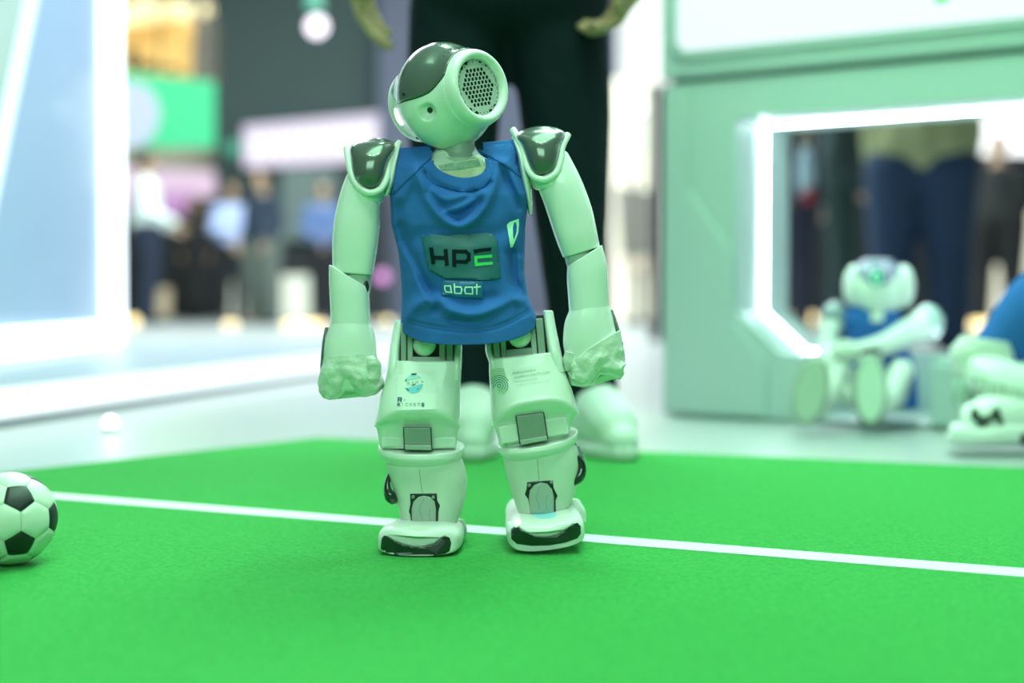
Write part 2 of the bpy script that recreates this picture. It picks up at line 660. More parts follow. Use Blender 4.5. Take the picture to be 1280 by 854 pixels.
# raised border left of the recessed octagon field
bl = [(0.0, 0.004), (0.0, seam - 0.02), K(862, 112), K(862, 238), K(916, 312), K(916, 400), K(960, 452), (K(960, 452)[0], 0.004)]
v, f = prism([tuple(p) for p in bl], lambda x, y: KP(x, y, -0.010), lambda x, y: KP(x, y, 0.002))
bevel(obj('raised_border', v, f, KW, stand, smooth=False), 0.004)
pl0, pl1 = K(1166, 448), K(1300, 448)
v, f = prism([(pl0[0], 0.004), (pl1[0], 0.004), (pl1[0], z0 - 0.012), (pl0[0], z0 - 0.012)], lambda x, y: KP(x, y, -0.016), lambda x, y: KP(x, y, 0.002))
bevel(obj('base_panel', v, f, KW, stand, smooth=False), 0.004)

# ------------------------------------------------------------------ left: low lit platform and the lit totem on it
PLATM = mat('platform_grey_top', (0.26, 0.33, 0.40), 0.4, vary=0.03, vscale=3)
p0, p1 = np.array([-1.155, 3.2, 0]), np.array([-0.50, 5.85, 0])
pd = (p1 - p0) / np.linalg.norm(p1 - p0)
pn = np.array([pd[1], -pd[0], 0])
q0 = p0 - pd * 2.2
HP = 0.084
platform = thing('platform', (p0 + p1) / 2 + np.array([-1, 0, 0]), 'low grey platform with a glowing white front edge', 'platform')
pts = [q0, p1, np.array([-4.6, 5.85, 0]), np.array([-4.6, q0[1], 0])]
v, f = prism([(p[0], p[1]) for p in pts], lambda x, y: np.array([x, y, 0.0]), lambda x, y: np.array([x, y, HP]))
obj('platform_deck', v, f, PLATM, platform, smooth=False)
v, f = prism([(0, 0.012), (np.linalg.norm(p1 - q0), 0.012), (np.linalg.norm(p1 - q0), HP - 0.003), (0, HP - 0.003)],
             lambda s, z: q0 + pd * s + pn * 0.001 + np.array([0, 0, z]), lambda s, z: q0 + pd * s + pn * 0.010 + np.array([0, 0, z]))
obj('led_edge', v, f, emis('led_edge_light', (0.86, 0.98, 1.0), 1.45), platform, smooth=False)

TX = -1.58
totem = thing('display_totem', (TX - 0.1, 5.0, HP), 'blue grey display totem outlined by white light strips on the platform', 'totem')


def TP(Y, z, dx=0.0):
    return np.array([TX + dx, Y, z])


def TQ(px, py):
    d = ray(px, py)
    t = TX / d[0]
    return float(d[1] * t), float(CAM_H + d[2] * t)


TGREY = mat('totem_blue_grey', (0.46, 0.60, 0.82), 0.30, vary=0.03, vscale=2, coat=0.3)
top = 2.35
ya = lambda z: 4.39 + (z - 0.756) / 1.74
body = [(ya(HP + .002), HP + .002), (5.74, HP + .002), (5.74, top), (ya(top), top)]
v, f = prism(body, lambda y, z: TP(y, z), lambda y, z: TP(y, z, -0.12))
obj('totem_panel', v, f, TGREY, totem, smooth=False)


def led_poly(name, poly, m, d0=0.001, d1=0.016):
    v, f = prism(poly, lambda y, z: TP(y, z, d0), lambda y, z: TP(y, z, d1))
    return obj(name, v, f, m, totem, smooth=False)


yl0, yl1 = TQ(127, 300)[0], TQ(150, 300)[0]
led_poly('light_strip', [(yl0, 0.19), (yl1, 0.12), (yl1, top), (yl0, top)], LEDB)
led_poly('light_strip', [(ya(HP) + .02, 0.093), (yl1 - .04, 0.093), (yl1, 0.125), (yl0 + .02, 0.185), (ya(.18) + .02, 0.185)], LEDB, 0.0012, 0.0165)
w = 0.045
led_poly('light_strip', [(ya(.2) - w, .2), (ya(.2) + w, .2), (ya(top) + w, top), (ya(top) - w, top)], emis('led_soft', (0.72, 0.90, 1.0), 1.6), 0.0008, 0.0155)
sd = [(ya(HP + .002) - 1.4, HP + .002), (ya(HP + .002) - .05, HP + .002), (ya(top) - .05, top), (ya(top) - 1.4, top)]
v, f = prism(sd, lambda y, z: TP(y, z, 0.012), lambda y, z: TP(y, z, -0.12))
obj('totem_side', v, f, mat('totem_pale_side', (0.55, 0.66, 0.60), 0.5), totem, smooth=False)

tag(obj('ceiling', *box((0, 14, 7.56), (14, 6, 0.05)), mat('dark_hall_ceiling', (0.05, 0.05, 0.055), 0.8), smooth=False), 'dark ceiling high over the far hall', kind='structure')


def cable(name, x, y, Y, parent, r=0.8):
    p = P(x, y, Y)
    v, f = lathe([(0.012, 0), (0.012, 7.51 - p[2])], p, np.array([0, 0, 1.0]), np.array([1.0, 0, 0]), np.array([0, 1.0, 0]), 8)
    obj(name, v, f, DARKP, parent)


def post(name, x, y, Y, parent, dx=0):
    p = P(x, y, Y)
    v, f = lathe([(0.02, 0), (0.02, p[2] + .006)], np.array([p[0], Y + .03, -0.006]), np.array([0, 0, 1.0]), np.array([1.0, 0, 0]), np.array([0, 1.0, 0]), 10)
    obj(name, v, f, DARKP, parent)
    v, f = lathe([(0.001, .02), (0.14, .02), (0.15, 0)], np.array([p[0], Y + .03, -0.006]), np.array([0, 0, 1.0]), np.array([1.0, 0, 0]), np.array([0, 1.0, 0]), 20)
    obj('lamp_foot', v, f, DARKP, parent)


# ------------------------------------------------------------------ far signs, lamps and screens
def sign_px(name, pts, Y, th, m, label, cat, parent=None):
    """a board standing in the plane Y"""
    q = [P(x, y, Y) for x, y in pts]
    v, f = prism([(p[0], p[2]) for p in q], lambda x, z: np.array([x, Y, z]), lambda x, z: np.array([x, Y + th, z]))
    o = obj(name, v, f, m, parent, smooth=False)
    return tag(o, label, cat) if parent is None else o


t = thing('text_screen', P(390, 178, 17.9), 'long white glowing LED text screen high on the dark grey wall', 'screen')
sign_px('screen_casing', [(301, 153), (490, 137), (490, 205), (301, 213)], 17.9, 0.095, HALLW, None, None, t)
sign_px('screen_face', [(304, 157), (488, 140), (488, 201), (304, 210)], 17.86, 0.05, emis('screen_lilac', (0.86, 0.78, 0.98), 0.95), None, None, t)
for k in range(11):
    x = 314 + k * 16
    sl = -(x - 304) * 0.0924
    sign_px('screen_letter', [(x, 170 + sl), (x + 8, 170 + sl), (x + 8, 199 + sl * .5), (x, 199 + sl * .5)], 17.845, 0.02, emis('screen_letter_light', (1, 0.98, 1), 1.3), None, None, t)
v, f = ball((292, 185, 0), (10, 10, 3), 24, 12)
tag(obj('round_sign', PN(v, 17.97), f, emis('sign_green', (0.05, 0.48, 0.30), 0.9)), 'small round green sign left of the white text screen', 'sign')

t = thing('pendant_lamp', P(396, 32, 12.0), 'round white pendant lamp with a green cap before the dark wall', 'lamp')
v, f = ball((396, 33, 0), (13, 13, 13), 24, 14)
obj('lamp_globe', PN(v, 12.0), f, emis('globe_light', (0.95, 0.86, 1.0), 2.6), t)
v, f = loft([(392, -22, 0, 6, 6, 6, 2, 0), (393, 2, 0, 10, 10, 10, 2, 0), (394, 12, 0, 11, 11, 11, 2, 0)], n=24)
obj('lamp_cap', PN(v, 12.0), f, emis('cap_green', (0.05, 0.75, 0.45), 0.8), t)
cable('lamp_cable', 392, -20, 12.0, t)

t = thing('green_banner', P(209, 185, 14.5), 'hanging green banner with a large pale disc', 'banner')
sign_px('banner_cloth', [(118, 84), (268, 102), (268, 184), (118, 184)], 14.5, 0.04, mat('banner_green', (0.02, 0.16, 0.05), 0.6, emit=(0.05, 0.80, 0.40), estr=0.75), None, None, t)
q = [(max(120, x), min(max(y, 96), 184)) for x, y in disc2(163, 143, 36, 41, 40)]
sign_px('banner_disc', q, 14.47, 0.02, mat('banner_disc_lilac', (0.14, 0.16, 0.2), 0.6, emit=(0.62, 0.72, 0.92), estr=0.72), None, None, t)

for x in (135, 200, 262):
    cable('banner_cable', x, 98, 14.52, t)

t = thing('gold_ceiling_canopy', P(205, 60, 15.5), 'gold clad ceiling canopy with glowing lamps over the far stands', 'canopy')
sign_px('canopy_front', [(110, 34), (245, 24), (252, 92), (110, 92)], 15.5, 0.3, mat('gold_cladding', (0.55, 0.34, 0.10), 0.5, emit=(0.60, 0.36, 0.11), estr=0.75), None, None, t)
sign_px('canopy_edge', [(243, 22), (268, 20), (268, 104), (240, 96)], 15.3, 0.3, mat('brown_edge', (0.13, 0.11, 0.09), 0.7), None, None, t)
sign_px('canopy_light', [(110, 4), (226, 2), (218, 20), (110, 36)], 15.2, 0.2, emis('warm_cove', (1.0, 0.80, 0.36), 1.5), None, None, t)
for x, y, r in ((182, 4, 7), (232, 12, 8), (258, 12, 8), (232, 20, 6), (160, 22, 6)):
    v, f = ball((x, y, 0), (r, r, r * .6), 20, 12)
    obj('canopy_lamp', PN(v, 15.0), f, emis('canopy_lamp_light', (1.0, 0.86, 0.45), 2.0), t)
for x in (140, 250):
    cable('canopy_cable', x, 40, 15.55, t)
for x, w_, h_ in ((165, 9, 30), (186, 12, 14), (214, 10, 9)):
    v, f = ball((x, 90 - h_ / 2, 0), (w_, h_ / 2, w_), 16, 10)
    obj('canopy_plant', PN(v, 15.1), f, mat('dark_plant', (0.02, 0.018, 0.014), 0.8), t)

t = thing('magenta_screen', P(228, 226, 16.5), 'small pink and white glowing screen behind the man in the white shirt', 'screen')
sign_px('screen_face', [(150, 208), (268, 214), (268, 246), (150, 246)], 17.0, 0.06, emis('screen_pink', (0.92, 0.70, 0.90), 0.9), None, None, t)
sign_px('screen_band', [(150, 240), (246, 240), (232, 268), (150, 262)], 16.96, 0.06, emis('screen_magenta', (0.72, 0.36, 0.78), 0.8), None, None, t)

sign_px('screen_leg', [(160, 246), (166, 246), (166, 397.5), (160, 397.5)], 17.03, 0.05, DARKP, None, None, t)
sign_px('screen_leg', [(240, 246), (246, 246), (246, 397.5), (240, 397.5)], 17.03, 0.05, DARKP, None, None, t)
t = thing('far_counter', P(290, 405, 17.2), 'dark counter front behind the standing visitors', 'counter')
sign_px('counter_front', [(60, 246), (480, 236), (480, 398), (60, 398)], 17.2, 0.3, mat('counter_black', (0.014, 0.018, 0.020), 0.6), None, None, t)
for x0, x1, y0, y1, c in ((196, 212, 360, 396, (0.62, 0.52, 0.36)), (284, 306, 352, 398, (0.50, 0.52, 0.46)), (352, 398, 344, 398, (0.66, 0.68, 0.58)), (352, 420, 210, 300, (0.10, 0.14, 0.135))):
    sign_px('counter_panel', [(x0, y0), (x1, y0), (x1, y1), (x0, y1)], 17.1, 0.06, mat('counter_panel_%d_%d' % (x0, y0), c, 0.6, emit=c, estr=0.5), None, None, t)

sphere_specs = [
    ('pink_lamp', (478, 346, 13.5), 8, (0.80, 0.30, 0.80), 1.4, 'round pink lamp glowing beside the standing person'),
    ('white_lamp', (797, 134, 14), 9, (1.0, 0.97, 0.86), 2.6, 'round warm white lamp above two blue white lamps'),
    ('blue_white_lamp', (797, 152, 14.4), 9, (0.62, 0.84, 1.0), 1.2, 'blue white lamp just under the round warm white one'),
    ('pale_blue_lamp', (795, 178, 14.8), 10, (0.74, 0.90, 1.0), 1.1, 'pale blue white lamp lowest of the three lamps'),
    ('dim_cream_lamp', (801, 330, 13.6), 8, (0.80, 0.70, 0.50), 0.9, 'dim cream lamp low beside the dark post'),
]
for nm, (x, y, Y), r, c, s, lab in sphere_specs:
    v, f = ball((x, y, 0), (r, r, r), 24, 14)
    t = thing(nm, [P(x, y, Y)[0], Y, -.006], lab, 'lamp')
    obj('lamp_globe', PN(v, Y), f, emis(nm + '_light', c, s), t)
    post('lamp_pole', x, y, Y, t)
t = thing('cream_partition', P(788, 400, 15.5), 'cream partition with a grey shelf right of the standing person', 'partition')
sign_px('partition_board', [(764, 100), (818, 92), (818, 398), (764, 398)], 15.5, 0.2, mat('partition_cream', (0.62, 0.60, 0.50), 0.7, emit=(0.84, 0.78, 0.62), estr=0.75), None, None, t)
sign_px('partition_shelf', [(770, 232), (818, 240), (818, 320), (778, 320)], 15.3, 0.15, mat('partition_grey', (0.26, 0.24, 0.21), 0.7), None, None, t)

# warm lights standing on the floor far behind
for k, (x, y, wpx, Y, lab) in enumerate([
        (166, 402, 5, 13.2, 'warm floor light nearest the lit totem'),
        (288, 408, 6, 13.0, 'single warm floor light below the man in the navy jacket'),
        (380, 408, 24, 12.8, 'long warm floor light left of the robot arm'),
        (481, 404, 6, 13.6, 'warm floor light between the robot arm and the standing person'),
        (821, 405, 5, 12.5, 'warm floor light at the left edge of the mint stand'),
        (1003, 398, 14, 12.5, 'warm floor light behind the left of the lit opening'),
        (1234, 406, 20, 12.5, 'long warm floor light behind the rightmost robot')]):
    t = thing('floor_light', P(x, y + 4, Y), lab, 'lamp', 'warm lights on the far floor')
    v, f = tube([(x - wpx, y, 0), (x, y, 0), (x + wpx, y, 0)], 6.0, n=14, sub=3)
    obj('light_tube', PN(v, Y), f, emis('floor_light_warm', (1.0, 0.80, 0.36), 3.2), t)
    g = G(x, 427, 0)
    c = P(x, y, Y)
    obj('light_foot', *box((c[0], Y, max(c[2], .02) / 2), (0.03, 0.03, max(c[2], .02) / 2)), DARKP, t)

t = thing('floor_glint', G(138, 537, -.006), 'small round white light glowing low on the white floor by the platform', 'lamp')  # added glowing dome standing in for a lamp's reflection in the glossy floor
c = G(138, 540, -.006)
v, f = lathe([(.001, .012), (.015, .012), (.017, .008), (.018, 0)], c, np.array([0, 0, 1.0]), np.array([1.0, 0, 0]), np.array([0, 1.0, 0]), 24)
obj('glint_base', v, f, MIDP, t)
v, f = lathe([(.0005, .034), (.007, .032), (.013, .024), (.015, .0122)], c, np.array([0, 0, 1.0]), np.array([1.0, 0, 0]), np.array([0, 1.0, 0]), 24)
obj('spot_lens', v, f, emis('spot_lens_light', (0.9, 0.97, 1.0), 5.0), t)  # added glowing dome, stands in for a lamp's reflection in the floor; no lens

# bright wall and cream board seen through the opening
t = thing('bright_light_wall', P(1270, 200, 17.0), 'bright white light wall at the upper corner of the opening', 'light wall')
sign_px('wall_face', [(1196, 60), (1420, 60), (1420, 192), (1196, 192)], 17.0, 0.1, emis('wall_white_light', (0.95, 1.0, 1.0), 2.0), None, None, t)
sign_px('wall_casing', [(1192, 56), (1424, 56), (1424, 198), (1192, 198)], 17.12, 0.1, DARKP, None, None, t)
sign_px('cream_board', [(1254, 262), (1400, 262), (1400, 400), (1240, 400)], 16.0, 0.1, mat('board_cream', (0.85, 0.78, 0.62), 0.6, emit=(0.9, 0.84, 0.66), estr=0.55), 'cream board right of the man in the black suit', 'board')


# ================================================================== people
def capsules(segs, n=16):
    """segs: (p0, r0, p1, r1) world; returns joined tapered capsules"""
    out = []
    for a, ra, b, rb in segs:
        a, b = np.array(a, float), np.array(b, float)
        d = b - a
        L = np.linalg.norm(d)
        d = d / L if L > 1e-6 else np.array([0, 0, 1.0])
        u = np.cross(d, [0.31, 0.9, 0.17])
        u /= np.linalg.norm(u)
        w_ = np.cross(d, u)
        rows = []
        for k in range(7):
            ph = math.pi / 2 * (k / 6 - 1)
            rows.append((ra * math.cos(ph) + 1e-5, ra * math.sin(ph)))
        for k in range(7):
            ph = math.pi / 2 * k / 6
            rows.append((rb * math.cos(ph) + 1e-5, L + rb * math.sin(ph)))
        v, f = lathe(rows, a, d, u, w_, n)
        f = f + [tuple(range(n - 1, -1, -1)), tuple(range(13 * n, 14 * n))]
        out.append((v, f))
    return join(*out)


def merged(name, geos, voxel, m, parent=None, smooth=6, org=None):
    """several closed shapes grown together into one continuous skin"""
    v, f = join(*geos)
    me = bpy.data.meshes.new(name + '_raw')
    me.from_pydata([tuple(p) for p in v], [], f)
    o = bpy.data.objects.new(name + '_raw', me)
    COL.objects.link(o)
    bm = bmesh.new()
    bm.from_mesh(me)
    bmesh.ops.recalc_face_normals(bm, faces=bm.faces)
    bm.to_mesh(me)
    bm.free()
    r = o.modifiers.new('r', 'REMESH')
    r.mode = 'VOXEL'
    r.voxel_size = voxel
    s = o.modifiers.new('s', 'SMOOTH')
    s.iterations = smooth
    dg = bpy.context.evaluated_depsgraph_get()
    ev = o.evaluated_get(dg)
    me2 = bpy.data.meshes.new_from_object(ev)
    vv = np.array([tuple(p.co) for p in me2.vertices])
    ff = [tuple(p.vertices) for p in me2.polygons]
    bpy.data.objects.remove(o)
    bpy.data.meshes.remove(me)
    bpy.data.meshes.remove(me2)
    return obj(name, vv, ff, m, parent, sharp=180)


SKIN = mat('skin', (0.42, 0.27, 0.18), 0.55, vary=0.06, vscale=40)
HAIRM = mat('dark_hair', (0.012, 0.010, 0.009), 0.6, vary=0.2, vscale=80)


def head_geo(c, R, s):
    """head about 0.23 s high centred at c; R: rows right, front, up"""
    Rm = np.array(R)

    def L(x, y, z):
        return np.array(c) + (Rm.T @ np.array([x, y, z])) * s
    segs = [(L(0, 0.005, 0.035), 0.082 * s, L(0, -0.015, 0.045), 0.080 * s), (L(0, 0.03, -0.03), 0.060 * s, L(0, 0.045, -0.075), 0.042 * s),
            (L(0, 0.085, 0.01), 0.009 * s, L(0, 0.108, -0.025), 0.014 * s), (L(0, -0.01, -0.04), 0.058 * s, L(0, -0.03, -0.16), 0.055 * s)]
    for sx in (-1, 1):
        segs.append((L(sx * 0.080, -0.01, 0.01), 0.014 * s, L(sx * 0.082, -0.012, -0.03), 0.010 * s))
        segs.append((L(sx * 0.032, 0.076, 0.022), 0.012 * s, L(sx * 0.045, 0.07, 0.022), 0.011 * s))
    segs.append((L(-0.02, 0.082, -0.058), 0.011 * s, L(0.02, 0.082, -0.058), 0.011 * s))
    return segs


def hand_segs(w, dirn, palm, side, s=1.0, curl=0.5):
    """relaxed hand hanging from wrist w along dirn; palm: palm normal; side: towards the thumb"""
    w, d, p, t = (np.array(x, float) for x in (w, dirn, palm, side))
    d, p, t = d / np.linalg.norm(d), p / np.linalg.norm(p), t / np.linalg.norm(t)
    segs = []
    for k in range(4):
        o = (1.5 - k) * 0.021 * s
        k0 = w + t * o * 0.7
        k1 = w + d * 0.092 * s + t * o
        segs.append((k0, 0.015 * s, k1, 0.0125 * s))
        ln = (0.043, 0.048, 0.045, 0.035)[k] * s
        c = k1
        for j in range(3):
            a = curl * (0.55 + 0.75 * j)
            e = c + (d * math.cos(a) + p * math.sin(a)) * ln * (1, .68, .5)[j]
            segs.append((c, 0.0092 * s - j * .0008, e, 0.0086 * s - j * .0009))
            c = e
    b = w + d * 0.025 * s + t * 0.024 * s
    m1 = b + (d * 0.62 + t * 0.62 + p * 0.35) * 0.046 * s
    m2 = m1 + (d * 0.90 + t * 0.2 + p * 0.35) * 0.034 * s
    m3 = m2 + (d * 0.95 + p * 0.35) * 0.026 * s
    segs += [(b, 0.014 * s, m1, 0.0115 * s), (m1, 0.011 * s, m2, 0.0098 * s), (m2, 0.0098 * s, m3, 0.0085 * s)]
    return segs


def figure(name, X, Y, H, yaw, label, shirt, legs, shirtname, legname, hair=True, robe=False, arms=(0.05, 0.05), voxel=0.016, stride=0.0, hem=.98, girth=1.0, group='visitors standing in the far hall'):
    """a standing visitor; yaw 0 faces the camera"""
    s = H / 1.75
    cy, sy = math.cos(yaw), math.sin(yaw)
    R = np.array([[cy, sy, 0], [sy, -cy, 0], [0, 0, 1]])      # rows: right, front, up

    def L(x, y, z):
        return np.array([X, Y, 0]) + R.T @ np.array([x, y, z]) * s
    sh, hp = 0.185, 0.085 * girth
    J = dict(neck=L(0, -.01, 1.48), chest=L(0, 0, 1.28), waist=L(0, 0, 1.05), pelvis=L(0, 0, .95))
    body = head_geo(L(0, 0.01, 1.62), R, s)
    body += [(J['neck'], .058 * s, J['chest'], .11 * s), (J['chest'], .115 * s, J['pelvis'], .115 * s)]
    top, bot, shoes = [], [], []
    top += [(L(-.10, 0, 1.36), .088 * s, L(-.07 * girth, 0, hem + .02), .112 * s * girth), (L(.10, 0, 1.36), .088 * s, L(.07 * girth, 0, hem + .02), .112 * s * girth), (L(0, 0.0, 1.34), .132 * s, L(0, 0.0, hem), .12 * s * girth),
            (L(0, -.01, 1.40), .06 * s, L(0, -.01, 1.44), .062 * s)]
    for i, sx in enumerate((-1, 1)):
        S_, E_, W_ = L(sx * sh, -.01, 1.40), L(sx * (sh + .055), -.02, 1.12), L(sx * (sh + .05 - arms[i] * .6), .04 + arms[i] * 1.6, .88 + arms[i] * 0.8)
        body += [(L(0, -.01, 1.42), .05 * s, S_, .052 * s), (S_, .048 * s, E_, .037 * s), (E_, .037 * s, W_, .027 * s)]
        body += hand_segs(W_, W_ - E_, R.T @ np.array([-sx, 0, 0]), R.T @ np.array([0, 1, 0]), s, .5)
        top += [(S_, .066 * s * girth ** .5, E_, .056 * s * girth ** .5), (E_, .056 * s * girth ** .5, W_ + (E_ - W_) * .08, .046 * s), (L(sx * .1, -.01, 1.41), .055 * s, S_, .062 * s)]
        st = stride * sx
        H_, K_, A_ = L(sx * hp, 0, .93), L(sx * .095 * girth, .02 + st * .5, .50), L(sx * .10 * girth, -.02 + st, .085)
        body += [(H_, .088 * s, K_, .058 * s), (K_, .056 * s, A_, .040 * s), (A_, .04 * s, L(sx * .115, .12 + st, .03), .028 * s)]
        bot += [(L(sx * .06 * girth, 0, .96 - .06 * (girth - 1)), .108 * s * girth, H_ - np.array([0, 0, .1 * (girth - 1)]), .105 * s * girth), (H_, .112 * s * girth, K_, .078 * s * girth), (K_, .078 * s * girth, A_, .064 * s * girth)]
        shoes.append([(L(sx * .10 * girth, -.06 + st, .045), .044 * s, L(sx * .112 * girth, .06 + st, .045), .044 * s), (L(sx * .112 * girth, .06 + st, .042), .044 * s, L(sx * .12 * girth, .16 + st, .034), .034 * s)])
    if robe:
        bot = [(L(0, 0, 1.30), .15 * s, L(0, 0, .75), .20 * s), (L(0, 0, .75), .20 * s, L(0, 0, .22), .225 * s), (L(0, 0, 1.4), .12 * s, L(0, -.01, 1.5), .09 * s),
               (L(-.16, 0, 1.36), .08 * s, L(-.22, .04, .95), .10 * s), (L(.16, 0, 1.36), .08 * s, L(.22, .04, .95), .10 * s)]
    b = merged(name, [capsules(body, 14)], voxel, SKIN)
    tag(b, label, 'person', group)
    if robe:
        merged(legname, [capsules(bot, 18)], voxel * 1.3, legs, b)
        merged('head_scarf', [capsules([(L(0, -.02, 1.64), .110 * s, L(0, -.04, 1.46), .11 * s)], 18)], voxel, legs, b)
    else:
        merged(shirtname, [capsules(top, 14)], voxel, shirt, b)
        merged(legname, [capsules(bot, 14)], voxel, legs, b)
    for sg in shoes:
        merged('shoe', [capsules(sg, 12)], voxel * .8, mat('dark_shoe', (0.02, 0.02, 0.022), 0.5), b, smooth=2)
    if hair and not robe:
        merged('hair', [capsules([(L(0, -.008, 1.668), .091 * s, L(0, -.04, 1.64), .083 * s)], 14)], voxel, HAIRM, b, smooth=2)
    return b


def cloth(name, c):
    return mat(name, c, 0.85, vary=0.08, vscale=8, bump=(60, .2, .004))


def px_person(name, px, headtop, Y, yaw, *a, **k):
    X = P(px, 368, Y)[0]
    H = float(P(px, headtop, Y)[2])
    return figure(name, X, Y, H, yaw, *a, **k)


px_person('person', 184, 187, 14.2, 1.9, 'man in a white shirt and navy trousers turned aside by the totem', cloth('mint_white_shirt', (0.80, 0.95, 0.90)), cloth('navy_trousers', (0.012, 0.020, 0.045)), 'shirt', 'trousers', arms=(.15, .12), girth=1.35)
px_person('person', 243, 246, 16.4, 0.3, 'person in a long black robe and head scarf beside the white shirted man', None, cloth('black_robe', (0.010, 0.011, 0.012)), 'shirt', 'robe', robe=True)
px_person('person', 290, 226, 15.2, 0.5, 'person in a light blue shirt between the black robe and the navy jacket', cloth('light_blue_shirt', (0.48, 0.56, 0.90)), cloth('black_trousers', (0.010, 0.012, 0.016)), 'shirt', 'trousers', arms=(.25, .2), girth=.95)
px_person('person', 328, 211, 14.0, -0.6, 'man in a navy jacket and grey green trousers left of the big robot', cloth('navy_jacket', (0.012, 0.026, 0.050)), cloth('grey_trousers', (0.105, 0.130, 0.115)), 'jacket', 'trousers', girth=1.4)
px_person('person', 404, 226, 15.0, 0.2, 'person in dark clothes with a blue top half hidden by the robot arm', cloth('dull_blue_top', (0.10, 0.16, 0.34)), cloth('dark_trousers', (0.014, 0.015, 0.018)), 'top', 'trousers', arms=(.2, .2))
figure('person', P(985, 368, 9.6)[0], 9.6, 1.74, 2.6, 'person in navy at the left edge of the lit opening', cloth('deep_navy_top', (0.012, 0.018, 0.040)), cloth('deep_navy_trousers', (0.010, 0.014, 0.032)), 'top', 'trousers')
figure('person', P(1050, 368, 8.6)[0], 8.6, 1.72, 1.3, 'person in dark green clothes left of the yellow green top', cloth('dark_green_top', (0.016, 0.040, 0.040)), cloth('dark_green_trousers', (0.018, 0.044, 0.042)), 'top', 'trousers', arms=(.05, .3))
figure('person', P(1150, 368, 7.6)[0], 7.6, 1.80, 2.9, 'heavy person in a yellow green top and navy jeans seen from behind', cloth('yellow_green_top', (0.30, 0.33, 0.17)), cloth('navy_jeans', (0.012, 0.034, 0.085)), 'top', 'jeans', arms=(.0, .0), hem=1.03, girth=1.5)
px_person('person', 1246, 166, 13.2, 2.9, 'man in a black suit against the bright light wall', cloth('black_jacket', (0.007, 0.009, 0.010)), cloth('black_suit_trousers', (0.005, 0.006, 0.007)), 'jacket', 'trousers', hair=False, girth=1.4)
# handbag-like bright bundle held by the dark green person
t = thing('printed_bag', P(1009, 215, 8.52), 'white and blue printed bag with red edge held beside dark green clothes', 'bag')
v, f = loft([(1007, 188, 0, 7, 5, 5, 2.6, 0), (1007, 215, 0, 11, 7, 7, 3, 0), (1008, 240, 0, 9, 6, 6, 3, 0)], n=24, r0=3, r1=3)
obj('bag_body', PN(v, 8.52), f, mat('bag_white_blue', (0.45, 0.62, 0.95), 0.6, vary=.25, vscale=9), t)
v, f = loft([(1009, 236, 0, 8, 6.5, 6.5, 3, 0), (1011, 252, 0, 6, 5, 5, 3, 0)], n=24, r0=2, r1=2)
obj('bag_bottom', PN(v, 8.52), f, mat('bag_red', (0.45, 0.02, 0.03), 0.6), t)
v, f = tube([(1001, 190, 0), (1004, 168, 0), (1013, 168, 0), (1014, 190, 0)], 1.6, n=8)
obj('bag_handle', PN(v, 8.52), f, mat('bag_strap', (0.5, 0.40, 0.2), 0.6), t)

# ------------------------------------------------------------------ the person standing behind the robot
YP = 2.62
pw = lambda x, y, d=0.0: P(x, y, YP + d)
segs = head_geo(np.array([-0.005, 2.64, 1.66]), np.array([[1, 0, 0], [0, -1, 0], [0, 0, 1]]), 1.04)
segs += [((-.005, 2.64, 1.50), .06, (-.005, 2.63, 1.32), .115), ((-.005, 2.63, 1.32), .125, (-.005, 2.63, .98), .125)]
shirt_s = [((-.11, 2.63, 1.38), .095, (-.08, 2.63, .98), .115), ((.10, 2.63, 1.38), .095, (.07, 2.63, .98), .115), ((-.005, 2.62, 1.36), .115, (-.005, 2.61, .96), .13),
           ((-.005, 2.64, 1.44), .064, (-.005, 2.64, 1.47), .064)]
for sx, wx, wz, sxw in ((-1, 446, -88, 0), (1, 786, -76, 0)):
    S_ = np.array([-.005 + sx * .20, 2.64, 1.42])
    W_ = P(wx, wz, 2.50)
    E_ = (S_ + W_) / 2 + np.array([sx * .045, .05, .02])
    segs += [((-.005, 2.64, 1.44), .055, S_, .055), (S_, .052, E_, .040), (E_, .039, W_, .028)]
    segs += hand_segs(W_, (sx * -.05, -.02, -1), (-sx * .8, .4, 0), (sx * .3, -1, -.1), 1.12, .42 if sx < 0 else 1.0)
    shirt_s += [((-.005 + sx * .1, 2.64, 1.43), .06, S_, .068), (S_, .07, E_, .058), (E_, .058, W_ + (E_ - W_) * .15, .046)]
legs_px = [  # (px, py, depth, radius px)
    [(572, 10, 0.02, 64), (566, 150, 0.01, 62), (572, 290, 0.0, 47), (582, 420, 0.02, 39), (589, 494, 0.03, 36)],
    [(698, 10, 0.02, 66), (707, 150, 0.01, 60), (715, 300, 0.0, 46), (726, 410, 0.02, 41), (738, 490, 0.03, 38)]]
u = YP / FPX
pant = [((-.06, 2.64, .98), .125, (-.06, 2.64, .86), .125), ((.06, 2.64, .98), .125, (.06, 2.64, .86), .125)]
for lg in legs_px:
    for a, b in zip(lg[:-1], lg[1:]):
        pant.append((pw(a[0], a[1], a[2]), a[3] * u * .96, pw(b[0], b[1], b[2]), b[3] * u * .96))
        segs.append((pw(a[0], a[1], a[2]), a[3] * u * .72, pw(b[0], b[1], b[2]), b[3] * u * .72))
ankL, ankR = pw(590, 486, .03), pw(739, 484, .03)
segs += [(ankL, .034, ankL + np.array([0, -.02, -.05]), .028), (ankR, .034, ankR + np.array([0, -.02, -.05]), .028)]
person = merged('person', [capsules(segs, 18)], 0.0065, mat('hand_skin', (0.42, 0.24, 0.15), 0.55, vary=.06), smooth=3)
tag(person, 'person in dark navy trousers and white sneakers standing behind the robot', 'person')
PANT = mat('dark_navy_trousers', (0.0045, 0.012, 0.017), 0.85, vary=0.1, vscale=12, bump=(14, .5, .02), spec=.15)
merged('trousers', [capsules(pant, 24)], 0.011, PANT, person, smooth=5)
